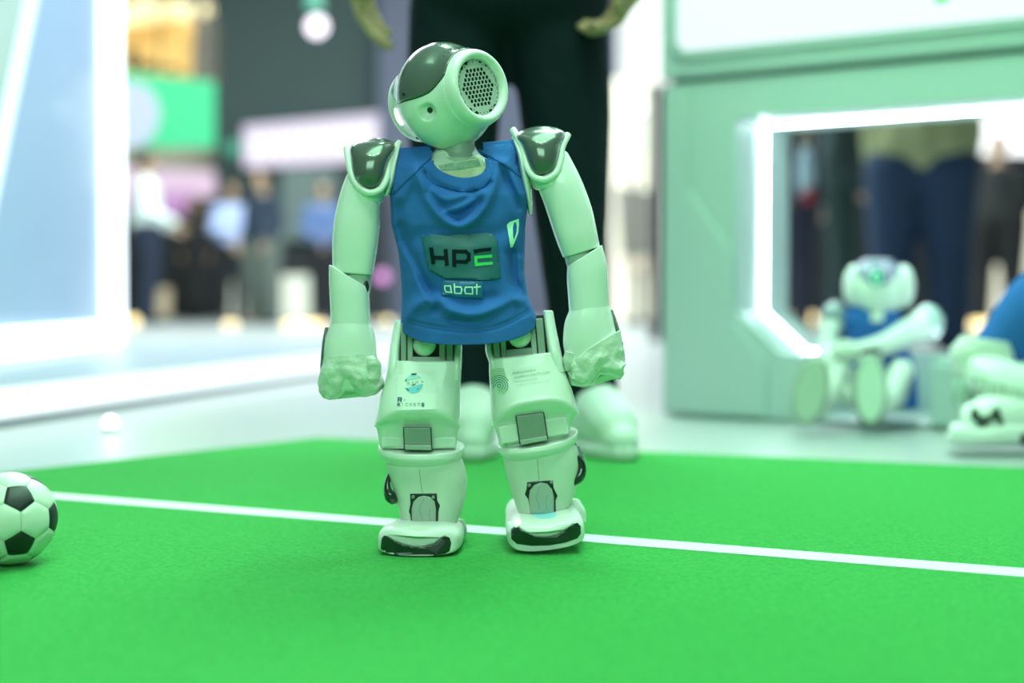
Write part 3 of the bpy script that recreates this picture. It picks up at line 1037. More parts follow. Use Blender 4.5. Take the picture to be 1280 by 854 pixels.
merged('shirt', [capsules(shirt_s, 20)], 0.014, cloth('dark_polo', (0.012, 0.020, 0.030)), person, smooth=5)
merged('hair', [capsules([((-.005, 2.645, 1.715), .095, (-.005, 2.68, 1.68), .088)], 18)], 0.01, HAIRM, person, smooth=2)
SNEAK = mat('white_sneaker', (0.72, 0.76, 0.74), 0.6, vary=.05)
SOLE = mat('sneaker_sole', (0.62, 0.66, 0.64), 0.7)
for ank, toe in ((ankL, np.array([G(592, 572)[0], 2.52, 0])), (ankR, np.array([G(778, 577)[0], 2.515, 0]))):
    d = toe - np.array([ank[0], ank[1], 0])
    d[2] = 0
    L_ = np.linalg.norm(d)
    d /= L_
    g = lambda t, z: np.array([ank[0], ank[1], 0]) + d * t + np.array([0, 0, z])
    up = [(g(-.055, .055), .042, g(.02, .06), .050), (g(-.03, .075), .040, g(.02, .095), .043), (g(.04, .082), .048, g(.11, .058), .043), (g(.02, .06), .050, g(L_ - .05, .042), .041), (g(L_ - .05, .042), .041, g(L_ - .0, .034), .032)]
    s_ = merged('sneaker', [capsules(up, 18)], 0.006, SNEAK, person, smooth=4)
    so = [g(-.098, 0)]
    side = np.array([-d[1], d[0], 0])
    out = [(-.10, .0), (-.085, .036), (.0, .046), (.10, .050), (L_ - .02, .044), (L_ + .03, .02), (L_ + .036, 0), (L_ + .03, -.02), (L_ - .02, -.044), (.10, -.050), (0, -.046), (-.085, -.036)]
    v, f = prism(out, lambda a, b: g(a, 0.001) + side * b, lambda a, b: g(a, .024) + side * b)
    bevel(obj('sneaker_sole', v, f, SOLE, person), .006)


# ================================================================== football
BR = 0.050
BC = P(12, 646, 1.53)
BC[2] = BR + 0.0005
ballo = thing('football', (BC[0], BC[1], 0), 'small black and white football on the green carpet', 'ball')
v, f = ball(BC, (BR * .962,) * 3, 40, 24)
obj('ball_core', v, f, mat('ball_seam', (0.16, 0.20, 0.17), 0.7), ballo)
PH = (1 + 5 ** .5) / 2
ico = np.array([(0, s, t * PH) for s in (-1, 1) for t in (-1, 1)] + [(s, t * PH, 0) for s in (-1, 1) for t in (-1, 1)] + [(t * PH, 0, s) for s in (-1, 1) for t in (-1, 1)], float)
ico /= np.linalg.norm(ico[0])
nb = [[j for j in range(12) if j != i and ico[i] @ ico[j] > 0.4] for i in range(12)]
t1 = np.array([0.20, -.87, .455]); t1 /= np.linalg.norm(t1)
t2 = np.array([0.20, -.77, -.595]); t2 -= t1 * (t1 @ t2); t2 /= np.linalg.norm(t2)
tc_ = np.array([0, 0, CAM_H]) - BC; tc_ /= np.linalg.norm(tc_)
tr_ = np.array([-tc_[1], tc_[0], 0]); tr_ /= np.linalg.norm(tr_)
tu_ = np.cross(tc_, tr_)
t1, t2 = (tr_ * q[0] + tu_ * q[2] - tc_ * q[1] for q in (t1, t2))
a1 = ico[0]
a2 = ico[nb[0][0]] - a1 * (a1 @ ico[nb[0][0]]); a2 /= np.linalg.norm(a2)
RB = np.column_stack([t1, t2, np.cross(t1, t2)]) @ np.column_stack([a1, a2, np.cross(a1, a2)]).T
ico = ico @ RB.T


def panel_mesh(name, poly, m):
    """poly: corner directions in order; puffed leather panel with a seam groove round it"""
    k = len(poly)
    c = np.mean(poly, 0)
    N = 6
    V, F = [], []
    for s in range(k):
        a, b = poly[s], poly[(s + 1) % k]
        base = len(V)
        for i in range(N + 1):
            for j in range(i + 1):
                p = c if i == 0 else c + (a - c) * (i - j) / N + (b - c) * j / N
                e = i / N
                p = p / np.linalg.norm(p)
                p = c / np.linalg.norm(c) * .012 * e ** 8 + p * (1 - .012 * e ** 8)
                p = p / np.linalg.norm(p)
                V.append(p * BR * (1.0 - 0.022 * e ** 14))
        idx = lambda i, j: base + i * (i + 1) // 2 + j
        for i in range(N):
            for j in range(i + 1):
                F.append((idx(i, j), idx(i + 1, j), idx(i + 1, j + 1)))
                if j < i:
                    F.append((idx(i, j), idx(i + 1, j + 1), idx(i, j + 1)))
    # skirt down into the seam
    ring = []
    for s in range(k):
        a, b = poly[s], poly[(s + 1) % k]
        for j in range(N):
            p = a * (N - j) / N + b * j / N
            p = p / np.linalg.norm(p)
            p = p * .988 + c / np.linalg.norm(c) * .012
            p /= np.linalg.norm(p)
            ring.append(p)
    r0 = len(V)
    V += [p * BR * .978 for p in ring] + [p * BR * .955 for p in ring]
    n = len(ring)
    F += [(r0 + i, r0 + (i + 1) % n, r0 + n + (i + 1) % n, r0 + n + i) for i in range(n)]
    return obj(name, np.array(V) + BC, F, m, ballo, sharp=50)


BW = mat('ball_white_leather', (0.66, 0.72, 0.64), 0.42, vary=.05, vscale=60, bump=(900, .08, .0006))
BK = mat('ball_black_leather', (0.010, 0.016, 0.014), 0.45, vary=.2, vscale=60, bump=(900, .1, .0006))
third = lambda a, b: ico[a] * 2 / 3 + ico[b] / 3


def order(pts):
    c = np.mean(pts, 0)
    c = c / np.linalg.norm(c)
    u_ = pts[0] - c * (c @ pts[0])
    u_ /= np.linalg.norm(u_)
    w_ = np.cross(c, u_)
    return [pts[i] for i in np.argsort([math.atan2(p @ w_, p @ u_) for p in pts])]


for i in range(12):
    tag(panel_mesh('panel', order([third(i, j) for j in nb[i]]), BK), label='black pentagon panel')
done = set()
for i in range(12):
    for j in nb[i]:
        for k in nb[i]:
            if k in nb[j] and frozenset((i, j, k)) not in done:
                done.add(frozenset((i, j, k)))
                panel_mesh('panel', order([third(i, j), third(j, i), third(j, k), third(k, j), third(k, i), third(i, k)]), BW)

# ================================================================== the walking robot
Y0 = 1.64
U = Y0 / FPX
root = thing('humanoid_robot', (-0.075, 1.64, 0), 'white humanoid robot in a blue tank top standing on the green carpet', 'robot')


def part(name, g, m, parent, y0=Y0, sharp=38):
    return obj(name, PN(g[0], y0), g[1], m, parent, sharp=sharp)


# ---- head
HC = P(558, 122, Y0 - 4 * U)
E = np.array([0.675, -0.73, 0.095]); E /= np.linalg.norm(E)          # its left ear
up0 = np.array([0, 0, 1.0]) - E * E[2]; up0 /= np.linalg.norm(up0)
f0 = np.cross(E, up0)
NOD = math.radians(12)
FW = f0 * math.cos(NOD) - up0 * math.sin(NOD)
UP = up0 * math.cos(NOD) + f0 * math.sin(NOD)


def HL(p):
    p = np.atleast_2d(np.asarray(p, float)) * U
    return HC + p[:, :1] * FW + p[:, 1:2] * E + p[:, 2:3] * UP


def head_sdf(p):
    x, y, z = p[:, 0], p[:, 1], p[:, 2]
    zz = np.where(z < 0, z / 65.0, z / 67.0)
    fe = (np.sqrt((x / np.where(x > 0, 66, 64)) ** 2 + (y / 50) ** 2 + zz ** 2) - 1) * 62
    rho = np.sqrt((x + 2) ** 2 + (z - 1) ** 2)
    R = 57.0 - np.clip(np.abs(y) - 14, 0, 99) * 0.235
    d = np.abs(y) - 51.5
    e = rho - R
    fc = np.maximum(e, d) + np.where((e > -6) & (d > -6), 0.5 * np.sqrt(np.maximum(e + 6, 0) ** 2 + np.maximum(d + 6, 0) ** 2) - 3, 0) * 0
    k = 9.0
    h = np.clip(0.5 + 0.5 * (fc - fe) / k, 0, 1)
    return fc * (1 - h) + fe * h - k * h * (1 - h)


EYES = {1: (math.radians(22.5), math.radians(-14.5)), -1: (math.radians(-45), math.radians(-9))}


def eye_dir(s):
    EYE_AZ, EYE_EL = EYES[s]
    return np.array([math.cos(EYE_AZ) * math.cos(EYE_EL), math.sin(EYE_AZ) * math.cos(EYE_EL), math.sin(EYE_EL)])


def head_r(dirs):
    lo, hi = np.full(len(dirs), 5.0), np.full(len(dirs), 130.0)
    for _ in range(28):
        m = (lo + hi) / 2
        inside = head_sdf(dirs * m[:, None]) < 0
        lo, hi = np.where(inside, m, lo), np.where(inside, hi, m)
    r = (lo + hi) / 2
    for s in (-1, 1):
        g = np.degrees(np.arccos(np.clip(dirs @ eye_dir(s), -1, 1)))
        r = r - 8.5 * np.clip((10.6 - g) / 5.0, 0, 1)
    return r


def visor_edge(az):
    a = np.abs(np.degrees(az))
    return np.radians(np.interp(a, [0, 8, 15, 22, 30, 36, 43, 50, 56, 63, 70, 80, 90, 110, 180], [3, 2.9, 3, 3.8, 5.6, 8.6, 13, 17.6, 22, 27, 32, 38.5, 42.5, 46, 46]))


NA = 288
az = np.linspace(-math.pi, math.pi, NA, endpoint=False)
be = visor_edge(az)


def shell(rows, off):
    V = []
    for el, o in zip(rows, off):
        d = np.stack([np.cos(el) * np.cos(az), np.cos(el) * np.sin(az), np.sin(el)], 1)
        V.append(d * (head_r(d) + o)[:, None])
    return np.concatenate(V)


NF, NV = 130, 54
rows = [-math.pi / 2 + 0.001 + (be + math.pi / 2 - 0.001) * (k / (NF - 1)) for k in range(NF)]
off = [np.zeros(NA)] * (NF - 1) + [np.full(NA, -2.0)]
head = obj('head', HL(shell(rows, off)), grid_faces(NF, NA) + [tuple(range(NA - 1, -1, -1))], WHITE, root, sharp=60)
rows = [be - 0.006] + [be + (math.pi / 2 - 0.001 - be) * (k / (NV - 1)) for k in range(NV)]
off = [np.full(NA, -3.0), np.full(NA, 0.2)] + [np.full(NA, 1.4)] * (NV - 1)
obj('visor', HL(shell(rows, off)), grid_faces(NV + 1, NA) + [tuple(range(NV * NA, (NV + 1) * NA))], GLOSS, head, sharp=60)
ringc = np.stack([np.cos(be) * np.cos(az), np.cos(be) * np.sin(az), np.sin(be)], 1)
ringp = ringc * (head_r(ringc) - 0.2)[:, None]
th = np.linspace(0, 2 * math.pi, 8, endpoint=False)
V = np.concatenate([ringp + 0.8 * (np.cos(t) * np.array([[0, 0, 1.0]]) + np.sin(t) * ringc) for t in th])
obj('visor_edge', HL(V), [(i * NA + j, i * NA + (j + 1) % NA, ((i + 1) % 8) * NA + (j + 1) % NA, ((i + 1) % 8) * NA + j) for i in range(8) for j in range(NA)], DARKP, head)
for s in (-1, 1):
    d = eye_dir(s)
    c = d * (head_r(d[None])[0] + 1.0)
    a_ = np.cross(d, [0, 0, 1.0]); a_ /= np.linalg.norm(a_)
    b_ = np.cross(a_, d)
    if s > 0:
        v, f = lathe([(0.01, 0.5), (3.0, 0.4), (3.6, -0.6), (3.6, -3)], c, d, a_, b_, 24)
        tag(obj('eye', HL(v), f, DARKP, head), label='dark hole of the eye towards the speaker side')
    else:
        c2 = d * (head_r(d[None])[0] + 8.6)
        v, f = lathe([(0.01, 2.0), (5, 1.4), (9, -.8), (9.6, -3)], c2, d, a_, b_ * 1.25, 28)
        tag(obj('eye', HL(v), f, emis('eye_light', (0.9, 1.0, 0.95), 1.6), head), label='eye glowing white')


def head_dot(name, a, e, r, m, out=0.6):
    d = np.array([math.cos(e) * math.cos(a), math.cos(e) * math.sin(a), math.sin(e)])
    c = d * (head_r(d[None])[0] + out)
    a_ = np.cross(d, [0.02, 0.1, 1.0]); a_ /= np.linalg.norm(a_)
    v, f = lathe([(0.01, 0.6), (r * .8, 0.5), (r, -.4), (r, -2)], c, d, a_, np.cross(a_, d), 16)
    return obj(name, HL(v), f, m, head)


rad = math.radians
head_dot('mouth_camera', rad(-27), rad(-41), 2.2, DARKP)
head_dot('forehead_camera', rad(0), rad(10.6), 2.8, DARKP, 1.8)
head_dot('touch_sensor', rad(68), rad(47.7), 1.5, DARKP, 1.6)
head_dot('touch_sensor', rad(59), rad(44.6), 1.5, DARKP, 1.6)
for s in (-1, 1):
    o_ = np.array([-2, s * 0.0, 1.0])
    ax = np.array([0, float(s), 0])
    v, f = lathe([(48.6, 48.5), (47.9, 52), (47.2, 56), (46.4, 59), (45.4, 61.4), (43.6, 64.2), (41, 65.6), (38.4, 65.2), (36.2, 63.4), (34.6, 60.5), (33.6, 56)], o_, ax, np.array([1.0, 0, 0]), np.array([0, 0, 1.0]), 72)
    obj('ear_ring', HL(v), f, WHITE, head, sharp=60)
    v, f = lathe([(0.01, 55.6), (36, 55.6), (36, 50)], o_, ax, np.array([1.0, 0, 0]), np.array([0, 0, 1.0]), 36)
    obj('speaker_back', HL(v), f, DARKP, head)
    # pierced grille: hexagonal holes in the middle, small ones round the rim
    V, F = [], []
    pit = 6.0
    for i in range(-8, 9):
        for j in range(-8, 9):
            cx, cz = pit * (i + j * .5), pit * j * .866
            r = math.hypot(cx, cz)
            if r > 33:
                continue
            h = 2.72 if r < 24.5 else (0.0 if r < 27.5 else 1.15)
            n0 = len(V)
            for lay, y in ((0, 58.4), (1, 57.0)):
                for k in range(6):
                    t = math.pi / 6 + k * math.pi / 3
                    q = np.array([cx + pit / 1.732 * math.cos(t), cz + pit / 1.732 * math.sin(t)])
                    L = np.hypot(*q)
                    if L > 34.5:
                        q *= 34.5 / L
                    V.append(o_ + np.array([q[0], s * y, q[1]]))
                for k in range(6):
                    t = math.pi / 6 + k * math.pi / 3
                    V.append(o_ + np.array([cx + max(h, .05) * math.cos(t), s * y, cz + max(h, .05) * math.sin(t)]))
            for k in range(6):
                m_ = (k + 1) % 6
                F.append((n0 + k, n0 + m_, n0 + 6 + m_, n0 + 6 + k))
                F.append((n0 + 6 + k, n0 + 6 + m_, n0 + 18 + m_, n0 + 18 + k))
    obj('speaker_grille', HL(V), F, MIDP, head, smooth=False)

# ---- neck and torso
neck = part('neck', loft([(574, 212, -2, 27, 24, 24, 2, 0), (574, 196, -2, 26, 24, 24, 2, 0), (573, 190, -2, 22, 21, 21, 2, 0), (571, 172, -2, 21, 20, 20, 2, -3)], n=40, sub=3), GREYP, root)
part('neck_collar', loft([(574, 203, -2, 30, 27, 27, 2, 0), (574, 198, -2, 30, 27, 27, 2, 0)], n=40, sub=2, r0=1.5, r1=1.5), MIDP, neck)

PYK = [176, 182, 190, 205, 225, 245, 280, 310, 340, 370, 398, 434]
CXK = [570, 570, 570, 568.5, 571, 574.5, 573, 576.5, 578, 581, 586, 588]
AK = [72, 73, 75, 79, 83.5, 87, 84, 79.5, 77.5, 79, 85, 88]
BFK = [8, 17, 27, 38, 46, 51, 55, 56, 56, 57, 61, 63]
ip = lambda y, k: np.interp(y, PYK, k)

FOLDS = [  # points, height, width
    ([(521, 211), (529, 234), (546, 263), (562, 278), (575, 283), (592, 273), (605, 257), (616, 234), (624, 206)], 5.0, 5.5),
    ([(537, 242), (554, 263), (572, 273), (588, 265), (598, 252)], -3.5, 5.0),
    ([(542, 239), (555, 249), (572, 247), (580, 243)], 3.0, 4.0),
    ([(557, 264), (572, 260), (595, 249), (602, 240)], 3.0, 3.5),
    ([(498, 252), (509, 234), (514, 219)], 3.0, 5.0),
    ([(626, 208), (637, 234), (650, 257)], -3.5, 4.0),
    ([(633, 205), (646, 232), (655, 252)], 2.5, 4.0),
    ([(501, 285), (507, 310), (520, 336), (538, 372), (545, 384)], -4.5, 5.0),
    ([(500, 312), (514, 330), (527, 359), (540, 381)], 3.5, 4.0),
    ([(507, 398), (520, 382), (542, 374), (565, 388), (595, 394), (625, 385), (651, 372)], 4.5, 6.0),
    ([(566, 400), (587, 403), (612, 396), (640, 381)], -3.0, 4.5),
    ([(641, 318), (642, 340), (645, 355), (655, 368)], -6.0, 5.0),
    ([(655, 325), (655, 364), (668, 390)], 4.0, 4.5),
    ([(500, 300), (496, 275), (496, 255)], -3.0, 4.0),
    ([(515, 300), (540, 291), (580, 289), (620, 292), (640, 280)], -2.0, 7.0),
    ([(530, 352), (545, 366), (580, 379), (615, 372)], -2.0, 6.0),
    ([(505, 403), (540, 411), (583, 416), (625, 410), (668, 388)], -0.8, 1.3),
    ([(505, 399), (540, 407), (583, 412), (625, 406), (668, 384)], -0.7, 1.1),
    ([(532, 216), (543, 228), (572, 239), (598, 238), (613, 228)], -2.0, 2.2),
]


def fold(px, py):
    px, py = np.asarray(px, float), np.asarray(py, float)
    out = np.zeros_like(px)
    for pts, h, w in FOLDS:
        pts = catmull(np.array(pts, float), 4)
        best = np.full(px.shape, 1e9)
        for a, b in zip(pts[:-1], pts[1:]):
            d = b - a
            t = np.clip(((px - a[0]) * d[0] + (py - a[1]) * d[1]) / (d @ d + 1e-9), 0, 1)
            best = np.minimum(best, (px - a[0] - t * d[0]) ** 2 + (py - a[1] - t * d[1]) ** 2)
        out += h * np.exp(-best / (2 * w * w))
    out *= 2.15
    out += 0.8 * np.sin(px * .11 + py * .05) * np.sin(py * .09 - px * .03)
    return out


NT, NR = 340, 190
th = np.linspace(0, 2 * math.pi, NT, endpoint=False)
ct, st_ = np.cos(th), np.sin(th)
front = np.clip(-st_, 0, 1)
bottom = 401 + 30 * front ** 0.9 - 3.5 * ct + np.where(st_ > 0, 10 * st_, 0)
topy = 180 - 5.5 * ct
V = []
for k in range(NR):
    t = k / (NR - 1)
    py = topy + (bottom - topy) * t
    q = np.clip(py + 5.5 * ct * (1 - t) ** 3, 176, 434)
    e = 2 / 2.5
    a, bf, cx = ip(q, AK), ip(q, BFK), ip(q, CXK)
    x = cx + a * np.sign(ct) * np.abs(ct) ** e
    d = np.where(st_ < 0, bf, bf * .95) * np.sign(st_) * np.abs(st_) ** e
    d = d - fold(x, py) * np.clip(front * 1.6, 0, 1)
    V.append(np.stack([x, py, d], 1))
V = np.concatenate(V)
F = grid_faces(NR, NT)
F.append(tuple(range(NT)))
neckl = catmull(np.array([(537, 150), (537.5, 192), (539, 207), (551, 218), (570, 225), (585, 226), (602, 221), (610.5, 210), (610, 194), (605, 184), (604, 150)], float), 6)


def inside(poly, x, y):
    c = np.zeros(len(x), bool)
    j = len(poly) - 1
    for i in range(len(poly)):
        xi, yi, xj, yj = poly[i][0], poly[i][1], poly[j][0], poly[j][1]
        c ^= ((yi > y) != (yj > y)) & (x < (xj - xi) * (y - yi) / (yj - yi + 1e-12) + xi)
        j = i
    return c


cutv = inside(neckl, V[:, 0], V[:, 1])
cutv &= ~((V[:, 2] > 0) & (V[:, 1] > 188))
fullF = F
F = [f for f in F[:-1] if not all(cutv[i] for i in f)]
shirt = obj('tank_top', PN(V, Y0), F, SHIRT, root, sharp=180)
so = shirt.modifiers.new('cloth', 'SOLIDIFY')
so.thickness = 0.0012
so.offset = -1
tag(shirt, label='blue sleeveless jersey')
fullbvh = BVHTree.FromPolygons([tuple(p) for p in PN(V, Y0)], [f for f in fullF[:-1]])

# collar band, strap facings and hem over the knit
inner = [(542, 200), (542.5, 205), (553, 214.5), (570, 221), (585, 222), (600, 218), (607.5, 209), (606, 198)]
outerc = [(613, 200), (615.5, 212), (610, 229), (598, 237), (580, 239.5), (560, 236), (538, 226), (529, 207)]
ci = catmull(np.array(inner, float), 5)
co = catmull(np.array(outerc, float), 5)
drape('collar_band', fullbvh, [[tuple(p) for p in ci] + [tuple(p) for p in co]], SHIRT, shirt, off=.0016, step=3, thick=.0016)
drape('shoulder_strap', fullbvh, [[(501, 187), (512, 185.5), (528, 186), (541, 189), (538, 197), (528, 207), (508, 226), (491, 243), (492, 225), (497, 203)]], SHIRT, shirt, off=.0022, step=3, thick=.0020)
drape('shoulder_strap', fullbvh, [[(602, 190), (607, 184), (620, 181), (638, 179), (645, 190), (651, 207), (654, 224), (640, 212), (624, 202), (612, 195)]], SHIRT, shirt, off=.0026, step=3, thick=.0024)

# torso inside
tor = [(ip(y, CXK), y, 0, ip(y, AK) * np.interp(y, [186, 194, 205, 225], [.34, .42, .64, .86]), max(ip(y, BFK) - np.interp(y, [205, 240], [8, 20]), 5), max(ip(y, BFK) - np.interp(y, [205, 240], [8, 20]), 5), 2.6, 0) for y in (186, 194, 205, 225, 260, 310, 360, 410)]
torso = part('torso', loft(tor, n=64, sub=4, r0=3, r1=3), WHITE2, root)
tb = bvh_of(torso)
drape('chest_tape', tb, [[(543, 207), (560, 203.5), (585, 199), (602, 196.5), (609, 212), (604, 226), (570, 228), (545, 220)]], mat('yellowed_tape', (0.70, 0.76, 0.52), 0.5, vary=.12, vscale=90, bump=(200, .4, .002)), torso, off=.0012, thick=.0006)
drape('tape_scuff', tb, [[(548, 207), (572, 203), (598, 199), (602, 207), (575, 212), (552, 213)]], mat('scuffed_tape', (0.34, 0.48, 0.38), 0.6, vary=.3, vscale=160), torso, off=.0019)
part('pelvis', loft([(585, 372, 0, 66, 34, 38, 3, -2), (585, 412, 0, 64, 34, 38, 3, -2), (583, 424, 0, 48, 26, 30, 3, -2)], n=40, sub=3, r1=3), GREYP, root)

# prints on the jersey
drape('teal_patch', fullbvh, [[(526, 295), (529, 293.5), (533, 297), (537, 292.5), (560, 293.5), (590, 292), (607, 291), (617, 293), (622, 300), (623.5, 325), (626, 348), (606, 350.5), (583, 349), (556, 348), (535, 337), (532, 320)]], PATCH, shirt, off=.0022, step=3, thick=.0006)
drape('small_patch', fullbvh, [[(554, 351), (576, 352), (604, 352), (604, 374), (580, 372.5), (552, 369)]], PATCH2, shirt, off=.0018, step=3, thick=.0004)
w5 = 5.0
hp = strokes([[(539, 311.5), (541.5, 328)]], w5) + strokes([[(557, 313.5), (558.5, 330)]], w5) + strokes([[(541, 322), (557, 322.5)]], w5)
hp += strokes([[(567.5, 314), (567.8, 331.5)]], w5) + strokes([[(568, 314.5), (582, 314.5), (586, 318), (586, 324), (582, 327.5), (568, 327)]], 4.6)
hp += [[(591.5, 312), (614.5, 309.2), (613.5, 313.8), (600, 315), (593, 317.5)]]
drape('lettering', fullbvh, hp, INKD, shirt, off=.0031, step=3)
drape('lettering', fullbvh, [[(592.5, 320), (615, 318.3), (615.3, 322), (596.8, 323.4), (597, 328.6), (615.8, 327.2), (616, 330.8), (593.8, 333)]], INKG, shirt, off=.0031, step=3)
ab = strokes([[(556, 357.5), (563, 357.5), (564, 365.5), (557.5, 365), (556, 361.5), (556, 357.5)], [(563, 357.5), (564.6, 366)]], 1.7)
ab += strokes([[(567.8, 355), (568.4, 366.5), (576, 367), (577.3, 362), (576, 358.8), (568, 358.6)]], 1.7)
ab += strokes([[(582, 359), (590.5, 359), (590.8, 367.5), (582, 367), (580.8, 363), (582, 359)]], 1.7)
ab += strokes([[(596, 355.5), (596, 367.8)], [(592.8, 359.2), (600.5, 358.4)]], 1.8)
drape('lettering', fullbvh, ab, INKW, shirt, off=.0026, step=3)
num = [[(633.5, 281), (637, 277.5), (648.5, 273.5), (648, 277), (642.5, 278.5), (641, 285), (641.5, 296), (643, 301), (638, 309.5), (636, 296)],
       [(644.5, 276.5), (648.5, 273.5), (648.8, 280), (648, 291), (644.6, 300), (641, 309), (638, 309.5), (642.5, 299.5), (645.6, 290), (646, 283)]]
drape('shirt_number', fullbvh, num, INKM, shirt, off=.0018, step=3)


# ---- shoulders and arms
def shoulder(arm, c, r, rimpts, tilt, housing):
    part('shoulder_cap', loft(c, n=56, sub=6, r0=1.0), GLOSS, arm)
    part('shoulder_rim', tube(rimpts, 4.4, n=14, sub=8), WHITE, arm)
    part('shoulder_shell', housing, WHITE, arm)


armL = part('upper_arm', loft([(461, 214, 2, 24, 24, 26, 2.4, 10), (456, 232, 0, 26.5, 29, 28, 2.5, 12), (449.5, 252, 0, 26.5, 29, 28, 2.5, 8), (446, 280, 0, 29, 29, 28, 2.6, 4), (443.5, 308, 0, 28.5, 27, 27, 2.6, 4), (441, 340, 0, 25.5, 24, 24, 2.6, 5)], sub=6, r0=8, r1=2), WHITE, root)
rimL = [(500, 178, 4), (492, 189, -6), (487, 200, -14), (484.5, 214, -22), (481.5, 227, -29), (474, 237.5, -33), (460, 240.5, -34), (446.5, 231.5, -29), (439, 216, -22), (435.8, 200, -14), (433.5, 185, -2)]
capL = [(464, 238, -10, 8, 20, 10, 2, 0), (462.5, 232, -10, 17.5, 27, 14, 2.2, 0), (461.5, 221, -10, 22, 32, 18, 2.3, 0), (461.8, 208, -8, 24, 34, 22, 2.3, 0), (463.5, 196, -6, 26.5, 33, 24, 2.2, 0), (465.5, 187, -4, 29, 28, 24, 2.1, 0), (467, 180, -2, 26.5, 21, 20, 2, 0), (468, 175.5, 0, 19, 13, 14, 2, 0), (468.5, 173, 0, 10, 7, 8, 2, 0), (468.5, 172.4, 0, 3, 2, 2, 2, 0)]
shoulder(armL, capL, None, rimL, 0, loft([(466, 192, 8, 28, 18, 26, 2.2, 0), (463, 212, 4, 24, 28, 26, 2.2, 4), (461, 232, 0, 23, 32, 28, 2.2, 8), (458, 246, 0, 22, 30, 26, 2.2, 10)], sub=5, r0=4, r1=6))
armR = part('upper_arm', loft([(688, 200, 2, 24, 24, 26, 2.4, -16), (697, 224, 0, 27, 28, 28, 2.5, -18), (706, 246, 0, 27.5, 29, 28, 2.5, -16), (714.5, 272, 0, 27.5, 28, 28, 2.6, -14), (721, 296, 0, 26, 27, 27, 2.6, -15), (726.3, 313.5, 0, 24.2, 24, 24, 2.6, -17)], sub=6, r0=8, r1=2), WHITE, root)
rimR = [(641, 162, 4), (647, 172, -6), (652.5, 184, -14), (656.5, 199, -22), (660.5, 212, -29), (668.5, 221.5, -33), (681, 224, -34), (694, 216.5, -29), (700, 201, -22), (702.5, 184, -14), (710, 168, -2)]
capR = [(676.5, 221.5, -10, 8, 20, 10, 2, 0), (677, 215.5, -10, 16.5, 27, 14, 2.2, 0), (678, 204, -10, 20.5, 32, 18, 2.3, 0), (677.5, 192, -8, 23.5, 34, 22, 2.3, 0), (676.5, 180, -6, 26.5, 33, 24, 2.2, 0), (676, 171, -4, 31, 28, 24, 2.1, 0), (677, 164.5, -2, 28, 21, 20, 2, 0), (678.5, 160.3, 0, 19, 13, 14, 2, 0), (679, 158, 0, 10, 7, 8, 2, 0), (679, 157.4, 0, 3, 2, 2, 2, 0)]
shoulder(armR, capR, None, rimR, 0, loft([(677, 176, 8, 28, 18, 26, 2.2, 0), (678, 196, 4, 23, 28, 26, 2.2, -4), (681, 216, 0, 22, 32, 28, 2.2, -10), (686, 229, 0, 21, 30, 26, 2.2, -12)], sub=5, r0=4, r1=6))
# body shell beside the jersey straps
part('side_shell', loft([(499, 181, 4, 2.5, 8, 12, 2.2, 0), (494, 200, 4, 4.5, 26, 28, 2.2, 0), (489, 225, 4, 6, 30, 30, 2.2, 0), (484, 242, 4, 5, 24, 24, 2.2, 0)], sub=5, r0=2, r1=3), WHITE, torso)
part('side_shell', loft([(642, 172, 4, 2.5, 8, 12, 2.2, 0), (650, 192, 4, 4.5, 26, 28, 2.2, 0), (656, 220, 4, 6, 30, 30, 2.2, 0), (661, 248, 4, 4.5, 26, 24, 2.2, 0), (663, 266, 4, 2.5, 16, 16, 2.2, 0)], sub=5, r0=2, r1=3), WHITE, torso)

# forearms with the grey elbow joint
foreL = part('forearm', loft([(436.5, 347, 0, 29.5, 24, 24, 2.8, 31), (436.5, 362, 0, 26.5, 25, 25, 2.8, 17), (437.5, 382, 0, 25, 25, 25, 2.6, 3), (438.3, 406, 0, 25.2, 25, 25, 2.5, 1)], sub=6, r0=1.5), WHITE, root)
ej = part('elbow_joint', loft([(445, 334, 0, 19, 19, 19, 2.2, 4), (446, 356, 0, 18, 19, 19, 2.2, 4), (446, 378, 0, 14, 16, 16, 2.2, 0)], sub=4), MIDP, foreL)
part('elbow_gap', ball((455.5, 359, -12), (6, 11, 6), 20, 12), DARKP, foreL)
foreR = part('forearm', loft([(731, 321, 0, 25.8, 24, 24, 2.8, -32), (733.5, 340, 0, 26.5, 25, 25, 2.8, -19), (735, 362, 0, 25.6, 25, 25, 2.6, -9), (736.3, 386, 0, 25.2, 25, 25, 2.5, -8)], sub=6, r0=1.5), WHITE, root)
part('elbow_joint', loft([(721, 306, 0, 18, 19, 19, 2.2, -14), (724, 325, 0, 17, 19, 19, 2.2, -16), (727, 345, 0, 14, 16, 16, 2.2, -10)], sub=4), MIDP, foreR)


def crumple(amp, y0, y1, cx, bottomf=None, seed=1, fine=.38):
    r = np.random.default_rng(seed)
    K_ = r.normal(size=(14, 3)) * np.array([.085, .085, .07])
    ph = r.uniform(0, 6.28, 14)

    def w(V):
        V = V.copy()
        t = np.clip((V[:, 1] - y0) / (y1 - y0), 0, 1)
        n = np.zeros(len(V))
        for k in range(14):
            n += np.abs(np.sin(V @ K_[k] + ph[k])) - .6
        for k in range(14):
            n += fine * (np.abs(np.sin(V @ (K_[k][::-1] * 2.3) + ph[k] * 1.7)) - .6)
        n = n / 3.0 * amp * t
        nx = V[:, 0] - cx(V[:, 1])
        L = np.sqrt(nx ** 2 + V[:, 2] ** 2) + 1e-6
        V[:, 0] += nx / L * n
        V[:, 2] += V[:, 2] / L * n
        if bottomf is not None:
            V[:, 1] += t ** 2 * bottomf(V[:, 0])
        return V
    return w


